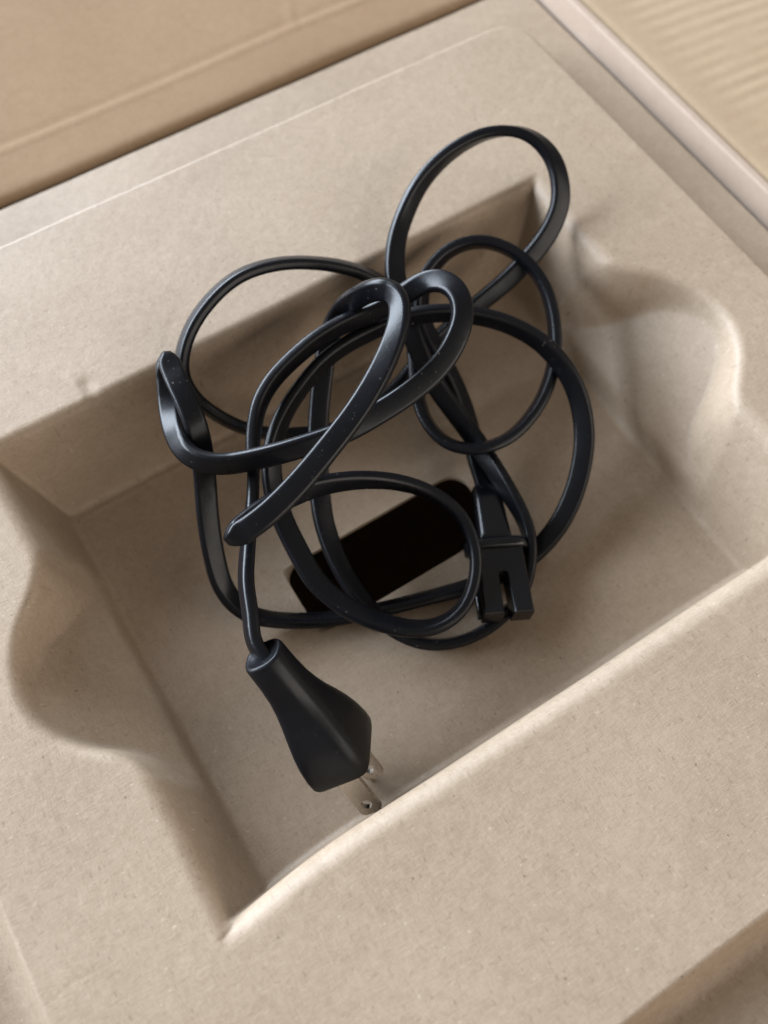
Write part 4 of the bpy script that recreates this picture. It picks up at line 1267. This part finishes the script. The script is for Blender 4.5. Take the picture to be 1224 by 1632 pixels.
(95.23,154.30,1.11,-0.362,-0.830,0.424,1.00),
(96.26,153.35,0.16,-0.400,-0.816,0.418,1.00),
(97.21,152.34,-0.82,-0.441,-0.795,0.416,1.00),
(98.09,151.29,-1.84,-0.485,-0.768,0.419,1.00),
(98.87,150.18,-2.88,-0.530,-0.732,0.428,1.00),
(99.53,149.02,-3.93,-0.577,-0.685,0.444,1.00),
(100.07,147.80,-4.99,-0.622,-0.627,0.469,1.00),
(100.44,146.52,-6.07,-0.661,-0.557,0.503,1.00),
(100.62,145.19,-7.15,-0.686,-0.481,0.547,1.00),
(100.61,143.82,-8.22,-0.695,-0.404,0.595,1.00),
(100.44,142.42,-9.24,-0.690,-0.332,0.643,1.00),
(100.12,140.99,-10.21,-0.676,-0.268,0.687,1.00),
(99.69,139.53,-11.11,-0.654,-0.208,0.727,1.00),
(99.16,138.07,-11.91,-0.626,-0.151,0.765,1.00),
(98.54,136.62,-12.62,-0.593,-0.099,0.799,1.00),
(97.85,135.19,-13.24,-0.559,-0.055,0.827,1.00),
(97.10,133.77,-13.78,-0.530,-0.020,0.848,1.00),
(96.32,132.35,-14.26,-0.507,0.005,0.862,1.00),
(95.53,130.90,-14.69,-0.487,0.024,0.873,1.00),
(94.72,129.44,-15.08,-0.468,0.038,0.883,1.00),
(93.89,127.98,-15.43,-0.453,0.047,0.890,1.00),
(93.07,126.50,-15.76,-0.443,0.050,0.895,1.00),
(92.27,125.02,-16.07,-0.442,0.048,0.896,1.00),
(91.52,123.52,-16.37,-0.445,0.044,0.895,1.00),
(90.82,121.99,-16.64,-0.449,0.038,0.893,1.00),
(90.18,120.45,-16.91,-0.452,0.030,0.892,1.00),
(89.60,118.88,-17.16,-0.453,0.021,0.891,1.00),
(89.07,117.30,-17.40,-0.458,0.009,0.889,1.00),
(88.62,115.70,-17.63,-0.466,-0.007,0.885,1.00),
(88.27,114.06,-17.85,-0.478,-0.027,0.878,1.00),
(88.04,112.39,-18.05,-0.492,-0.050,0.869,1.00),
(87.93,110.68,-18.24,-0.505,-0.074,0.860,1.00),
(87.95,108.95,-18.40,-0.517,-0.098,0.850,1.00),
(88.11,107.21,-18.53,-0.531,-0.123,0.839,1.00),
(88.43,105.48,-18.61,-0.543,-0.154,0.825,1.00),
(88.93,103.77,-18.63,-0.550,-0.196,0.812,1.00),
(89.64,102.12,-18.60,-0.548,-0.244,0.800,1.00),
(90.55,100.57,-18.50,-0.535,-0.292,0.793,1.00),
(91.63,99.13,-18.36,-0.512,-0.339,0.790,1.00),
(92.86,97.83,-18.17,-0.479,-0.383,0.790,1.00),
(94.22,96.69,-17.97,-0.435,-0.424,0.794,1.00),
(95.69,95.73,-17.74,-0.382,-0.460,0.801,1.00),
(97.25,94.93,-17.53,-0.319,-0.491,0.811,1.00),
(98.88,94.31,-17.35,-0.250,-0.514,0.821,1.00),
(100.56,93.83,-17.21,-0.179,-0.526,0.831,1.00),
(102.30,93.52,-17.11,-0.112,-0.528,0.842,1.00),
(104.07,93.36,-17.04,-0.054,-0.520,0.853,1.00),
(105.86,93.35,-16.99,-0.004,-0.503,0.864,1.00),
(107.66,93.50,-16.94,0.036,-0.483,0.875,1.00),
(109.45,93.80,-16.89,0.068,-0.462,0.884,1.00),
(111.24,94.21,-16.84,0.090,-0.444,0.892,1.00),
(113.00,94.72,-16.79,0.104,-0.430,0.897,1.00),
(114.74,95.31,-16.72,0.111,-0.419,0.901,1.00),
(116.46,95.97,-16.63,0.110,-0.412,0.904,1.00),
(118.14,96.69,-16.50,0.104,-0.406,0.908,1.00),
(119.79,97.46,-16.35,0.099,-0.397,0.912,1.00),
(121.39,98.29,-16.16,0.092,-0.387,0.917,1.00),
(122.94,99.18,-15.94,0.082,-0.377,0.922,1.00),
(124.45,100.12,-15.68,0.071,-0.368,0.927,1.00),
(125.90,101.13,-15.39,0.058,-0.361,0.931,1.00),
(127.30,102.18,-15.06,0.043,-0.356,0.934,1.00),
(128.65,103.29,-14.69,0.027,-0.352,0.936,1.00),
(129.94,104.45,-14.28,0.010,-0.349,0.937,1.00),
(131.17,105.67,-13.83,-0.008,-0.348,0.937,1.00),
(132.33,106.92,-13.34,-0.025,-0.348,0.937,1.00),
(133.44,108.22,-12.82,-0.041,-0.349,0.936,1.00),
(134.48,109.56,-12.27,-0.056,-0.351,0.935,1.00),
(135.45,110.92,-11.69,-0.070,-0.353,0.933,1.00),
(136.36,112.32,-11.08,-0.084,-0.356,0.931,1.00),
(137.20,113.75,-10.45,-0.096,-0.359,0.929,1.00),
(137.98,115.20,-9.80,-0.109,-0.362,0.926,1.00),
(138.70,116.68,-9.13,-0.121,-0.365,0.923,1.00),
(139.35,118.17,-8.45,-0.133,-0.367,0.921,1.00),
(139.95,119.69,-7.75,-0.145,-0.369,0.918,1.00),
(140.47,121.23,-7.04,-0.157,-0.371,0.915,1.00),
(140.91,122.79,-6.33,-0.169,-0.371,0.913,1.00),
(141.27,124.37,-5.61,-0.182,-0.370,0.911,1.00),
(141.51,125.98,-4.91,-0.194,-0.368,0.909,1.00),
(141.65,127.61,-4.22,-0.206,-0.367,0.907,1.00),
(141.66,129.26,-3.55,-0.218,-0.367,0.904,1.00),
(141.55,130.92,-2.90,-0.228,-0.368,0.901,1.00),
(141.33,132.58,-2.28,-0.238,-0.371,0.898,1.00),
(140.99,134.23,-1.68,-0.246,-0.374,0.894,1.00),
(140.53,135.87,-1.12,-0.252,-0.378,0.891,1.00),
(139.95,137.47,-0.60,-0.256,-0.381,0.888,1.00),
(139.25,139.05,-0.13,-0.257,-0.384,0.887,1.00),
(138.43,140.58,0.30,-0.254,-0.386,0.887,1.00),
(137.50,142.06,0.69,-0.249,-0.388,0.887,1.00),
(136.48,143.48,1.03,-0.242,-0.388,0.889,1.00),
(135.35,144.84,1.32,-0.235,-0.385,0.892,1.00),
(134.13,146.12,1.55,-0.228,-0.378,0.897,1.00),
(132.81,147.30,1.71,-0.222,-0.366,0.904,1.00),
(131.39,148.36,1.78,-0.217,-0.347,0.912,1.00),
(129.87,149.28,1.76,-0.215,-0.323,0.922,1.00),
(128.28,150.05,1.65,-0.213,-0.295,0.931,1.00),
(126.63,150.68,1.46,-0.213,-0.266,0.940,1.00),
(124.94,151.17,1.21,-0.216,-0.234,0.948,1.00),
(123.23,151.51,0.89,-0.225,-0.199,0.954,1.00),
(121.50,151.68,0.50,-0.240,-0.161,0.957,1.00),
(119.78,151.68,0.05,-0.262,-0.122,0.957,1.00),
(118.07,151.50,-0.46,-0.288,-0.084,0.954,1.00),
(116.41,151.16,-1.01,-0.314,-0.048,0.948,1.00),
(114.78,150.67,-1.59,-0.341,-0.015,0.940,1.00),
(113.22,150.05,-2.19,-0.374,0.015,0.927,1.00),
(111.72,149.31,-2.80,-0.413,0.040,0.910,1.00),
(110.31,148.45,-3.44,-0.460,0.059,0.886,1.00),
(109.00,147.49,-4.09,-0.513,0.070,0.855,1.00),
(107.80,146.42,-4.78,-0.573,0.070,0.817,1.00),
(106.74,145.25,-5.49,-0.636,0.057,0.770,1.00),
(105.83,143.98,-6.22,-0.697,0.031,0.716,1.00),
(105.08,142.64,-6.99,-0.751,-0.007,0.660,1.00),
(104.48,141.23,-7.78,-0.794,-0.051,0.605,1.00),
(104.02,139.78,-8.62,-0.827,-0.098,0.554,1.00),
(103.68,138.29,-9.50,-0.850,-0.149,0.505,1.00),
(103.49,136.78,-10.40,-0.864,-0.203,0.461,1.00),
(103.42,135.25,-11.32,-0.869,-0.252,0.426,1.00),
(103.47,133.71,-12.25,-0.868,-0.289,0.403,1.00),
(103.58,132.18,-13.19,-0.867,-0.310,0.390,1.00),
(103.71,130.66,-14.14,-0.866,-0.321,0.384,1.00),
(103.85,129.14,-15.12,-0.865,-0.325,0.381,1.00),
(103.99,127.63,-16.09,-0.866,-0.324,0.382,1.00),
(104.11,126.14,-17.06,-0.867,-0.316,0.386,1.00),
(104.21,124.67,-18.01,-0.869,-0.302,0.393,1.00),
(104.28,123.22,-18.94,-0.870,-0.283,0.403,1.00),
(104.31,121.79,-19.83,-0.872,-0.261,0.414,1.00),
(104.29,120.35,-20.71,-0.874,-0.234,0.426,1.00),
(104.23,118.90,-21.58,-0.876,-0.203,0.437,1.00),
(104.11,117.41,-22.44,-0.878,-0.170,0.447,1.00),
(103.94,115.90,-23.28,-0.881,-0.135,0.454,1.00),
(103.73,114.37,-24.09,-0.883,-0.098,0.459,1.00),
(103.46,112.81,-24.87,-0.884,-0.058,0.464,1.00),
(103.13,111.24,-25.62,-0.884,-0.014,0.467,1.00),
(102.74,109.66,-26.32,-0.883,0.036,0.468,1.00),
(102.28,108.09,-26.98,-0.881,0.089,0.464,1.00),
(101.76,106.53,-27.59,-0.879,0.141,0.456,1.00),
(101.18,104.98,-28.14,-0.878,0.188,0.440,1.00),
(100.58,103.44,-28.63,-0.881,0.225,0.416,1.00),
(99.97,101.90,-29.05,-0.887,0.253,0.386,1.00),
(99.37,100.36,-29.39,-0.896,0.275,0.347,1.00),
(98.79,98.81,-29.63,-0.908,0.290,0.302,1.00),
(98.26,97.27,-29.75,-0.920,0.301,0.250,1.00),
(97.76,95.74,-29.75,-0.930,0.311,0.197,1.00),
(97.26,94.21,-29.63,-0.931,0.333,0.148,1.00),
(96.71,92.64,-29.34,-0.930,0.351,0.108,1.00),
(96.14,91.08,-29.08,-0.927,0.367,0.079,1.00),
(95.51,89.48,-28.83,-0.920,0.387,0.053,1.00),
(94.82,87.87,-28.59,-0.903,0.427,0.040,1.00),
(93.98,86.21,-28.39,-0.890,0.456,0.028,1.00),
(93.16,84.61,-28.38,-0.891,0.454,-0.000,1.00),
(92.35,83.00,-28.34,-0.892,0.451,-0.034,1.00)
])
def dense(P, n):
    out = []
    for i in range(len(P) - 1):
        p0 = P[max(i - 1, 0)]; p1 = P[i]; p2 = P[i + 1]; p3 = P[min(i + 2, len(P) - 1)]
        for k_ in range(n):
            t = k_ / n
            out.append(0.5 * (2 * p1 + (p2 - p0) * t + (2 * p0 - 5 * p1 + 4 * p2 - p3) * t * t + (3 * p1 - p0 - 3 * p2 + p3) * t ** 3))
    out.append(P[-1]); return np.array(out)
def tube_flat(path, hw, ht):
    X = path[:, :3]; W = path[:, 3:6]; sq = path[:, 6]
    T = np.gradient(X, axis=0); T /= np.linalg.norm(T, axis=1)[:, None]
    W = W - T * (W * T).sum(1)[:, None]; W /= np.linalg.norm(W, axis=1)[:, None]
    N = np.cross(T, W)
    # flat twin-core section: flat faces, rounded edges
    rr = 1.3; sec = []
    for qx, qy, a0 in ((1, 1, 0), (-1, 1, 90), (-1, -1, 180), (1, -1, 270)):
        for i_ in range(6):
            an = math.radians(a0 + 18 * i_); sec.append((qx * (hw - rr) + rr * math.cos(an), qy * (ht - rr) + rr * math.sin(an)))
    px_, py_ = np.array(sec).T; seg = len(sec)
    V = X[:, None] + W[:, None] * px_[None, :, None] * sq[:, None, None] + N[:, None] * py_[None, :, None]
    n = len(X); F = []
    for i in range(n - 1):
        for j in range(seg):
            F.append((i * seg + j, i * seg + (j + 1) % seg, (i + 1) * seg + (j + 1) % seg, (i + 1) * seg + j))
    F.append(tuple(range(seg))[::-1]); F.append(tuple((n - 1) * seg + j for j in range(seg)))
    return V.reshape(-1, 3), F
v_, f_ = tube_flat(dense(CORD, 2), 3.2, 1.68)
cable = in_cord(link('cable', mesh_np('cable', v_, f_), M_CABLE))

def loft(sections, O, A, U, V, seg=40, cap0=True, cap1=True):
    """sections: (along, half_u, half_v, superellipse power)"""
    vs, fs = [], []
    for t, hu, hv, p in sections:
        for j in range(seg):
            a = 2 * math.pi * j / seg; c, s = math.cos(a), math.sin(a)
            vs.append(O + A * t + U * hu * math.copysign(abs(c) ** (2 / p), c) + V * hv * math.copysign(abs(s) ** (2 / p), s))
    for i in range(len(sections) - 1):
        for j in range(seg):
            fs.append((i * seg + j, i * seg + (j + 1) % seg, (i + 1) * seg + (j + 1) % seg, (i + 1) * seg + j))
    if cap0: fs.append(tuple(range(seg))[::-1])
    if cap1: fs.append(tuple((len(sections) - 1) * seg + j for j in range(seg)))
    return np.array(vs), fs

# plug: nose with the two blades, waist, round neck where the cable enters
NOSE = np.array((13.7172,38.8203,-22.4642)); PA = np.array((0.1542,-0.7039,-0.6933)); PS = np.array((0.4650,0.6709,-0.5777)); PN = np.array((0.8718,-0.2333,0.4308))
secs = [(0.2, 7.2, 9.4, 6), (0.0, 8.0, 10.3, 6), (-0.4, 8.6, 10.9, 6), (-1.2, 8.9, 11.2, 6), (-4, 9.0, 11.2, 6), (-8, 8.8, 10.8, 5.5), (-12, 8.3, 10.0, 5), (-16, 7.7, 8.9, 4.2), (-20, 7.1, 7.8, 3.2),
        (-24, 6.3, 6.8, 3.0), (-28, 5.8, 6.1, 2.8), (-33, 5.5, 5.7, 2.7), (-39.1, 5.4, 5.5, 2.6), (-40, 5.0, 5.1, 2.6), (-40.1, 4.4, 4.5, 2.5), (-39.7, 4.1, 4.2, 2.4)]
v_, f_ = loft(secs, NOSE, PA, PN, PS)
plug = in_cord(link('plug', mesh_np('plug', v_, f_), M_PLUG))

def blade_mesh(O):
    W, LEN, T, HR_, HC_ = 3.15, 16.2, 0.75, 1.55, 3.6
    # outline in (along from body, across)
    bm = bmesh.new()
    def ray_rect(a):
        c, s = math.cos(a), math.sin(a); ts = []
        if c > 1e-6: ts.append(HC_ / c)
        if c < -1e-6: ts.append(-4.0 / c)
        if abs(s) > 1e-6: ts.append(W / abs(s))
        t = min(ts); x, y = c * t, s * t
        lim = HC_ + W - 0.7                      # bevelled tip corners
        if x > 0 and x + abs(y) > lim: q = lim / (c + abs(s)); x, y = c * q, s * q
        return x, y
    angs = sorted({round(math.atan2(s * W, -4.0), 6) for s in (-1, 1)} | {round(2 * math.pi * i / 36 - math.pi, 6) for i in range(36)})
    cxb = LEN - HC_
    lay = []
    for z in (-T, T):
        outer = [bm.verts.new((cxb + ray_rect(a)[0], ray_rect(a)[1], z)) for a in angs]
        inner = [bm.verts.new((cxb + HR_ * math.cos(a), HR_ * math.sin(a), z)) for a in angs]
        lay.append((outer, inner))
    n = len(angs)
    for i in range(n):
        j = (i + 1) % n
        for L_ in lay: bm.faces.new((L_[0][i], L_[0][j], L_[1][j], L_[1][i]))
        bm.faces.new((lay[0][1][i], lay[0][1][j], lay[1][1][j], lay[1][1][i]))
        m0 = (lay[0][0][i].co + lay[0][0][j].co) / 2
        if m0.x > cxb - 3.99: bm.faces.new((lay[0][0][i], lay[0][0][j], lay[1][0][j], lay[1][0][i]))
    q = [bm.verts.new((x, y, z)) for z in (-T, T) for x, y in ((-2, -W), (cxb - 4, -W), (cxb - 4, W), (-2, W))]
    for idx in ((0, 1, 2, 3), (4, 5, 6, 7), (0, 1, 5, 4), (2, 3, 7, 6), (3, 0, 4, 7)): bm.faces.new([q[i] for i in idx])
    B = Matrix([[PA[r], PN[r], PS[r], O[r]] for r in range(3)] + [[0, 0, 0, 1]])
    for v in bm.verts: v.co = (B @ v.co) * MM
    return from_bm(bm, 'blade')
for e in (-1, 1):
    b = in_cord(link('blade', blade_mesh(NOSE + PS * e * 6.35), M_METAL, smooth=False), plug)
    b['label'] = 'flat metal blade with a round hole near its tip'

# appliance connector at the other end
C0 = np.array((94.1153,86.5875,-28.5000)); CA = np.array((-0.4421,-0.8961,0.0396)); CW = np.array((0.8936,-0.4439,-0.0669)); CU = np.array((0.0775,0.0058,0.9970)); CLEN = 42.951
def framed(bm):
    B = Matrix([[CA[r], CW[r], CU[r], C0[r]] for r in range(3)] + [[0, 0, 0, 1]])
    for v in bm.verts: v.co = (B @ v.co) * MM
    return bm
def prism(poly, z0, z1, bev):
    bm = bmesh.new()
    lo = [bm.verts.new((x, y, z0)) for x, y in poly]; hi = [bm.verts.new((x, y, z1)) for x, y in poly]
    bm.faces.new(lo[::-1]); bm.faces.new(hi)
    for i in range(len(poly)):
        j = (i + 1) % len(poly); bm.faces.new((lo[i], lo[j], hi[j], hi[i]))
    es = [e for e in bm.edges if abs(e.verts[0].co.z - e.verts[1].co.z) < 1e-6]
    bmesh.ops.bevel(bm, geom=es, offset=bev, segments=3, affect='EDGES', profile=0.5)
    return bm
B0 = CLEN - 21.5
slot_w, slot_d = 1.45, 14.5
poly = [(B0, -7.4), (CLEN, -7.4), (CLEN, -slot_w)]
poly += [(CLEN - slot_d + slot_w * 1.2 - slot_w * 1.2 * math.sin(a), -slot_w * math.cos(a)) for a in np.linspace(0, math.pi, 9)]
poly += [(CLEN, slot_w), (CLEN, 7.4), (B0, 7.4)]
bm = prism(poly, -4.2, 4.2, 0.9)
connector = in_cord(link('connector', from_bm(framed(bm), 'connector'), M_CONN, smooth=False))
for sgn in (-1, 1):
    pr_ = [(B0 + 3, sgn * 7.2), (CLEN - 1.0, sgn * 7.2), (CLEN - 1.0, sgn * 8.3), (B0 + 3, sgn * 8.3)]
    if sgn < 0: pr_ = pr_[::-1]
    in_cord(link('side_rail', from_bm(framed(prism(pr_, -3.6, -0.6, 0.4)), 'side_rail'), M_CONN, smooth=False), connector)
v_, f_ = loft([(B0 - 3.0, 8.4, 4.6, 3), (B0 - 2.5, 9.6, 5.4, 3), (B0 + 0.2, 9.8, 5.6, 3), (B0 + 0.7, 9.0, 5.0, 3)], C0, CA, CW, CU)
in_cord(link('collar', mesh_np('collar', v_, f_), M_CONN), connector)
v_, f_ = loft([(-0.4, 3.9, 2.6, 4), (0, 4.3, 3.0, 4), (6, 4.5, 3.2, 4), (B0 - 4.5, 5.1, 3.9, 4), (B0 - 2, 5.6, 4.1, 4)], C0, CA, CW, CU)
in_cord(link('strain_relief', mesh_np('strain_relief', v_, f_), M_CONN), connector)
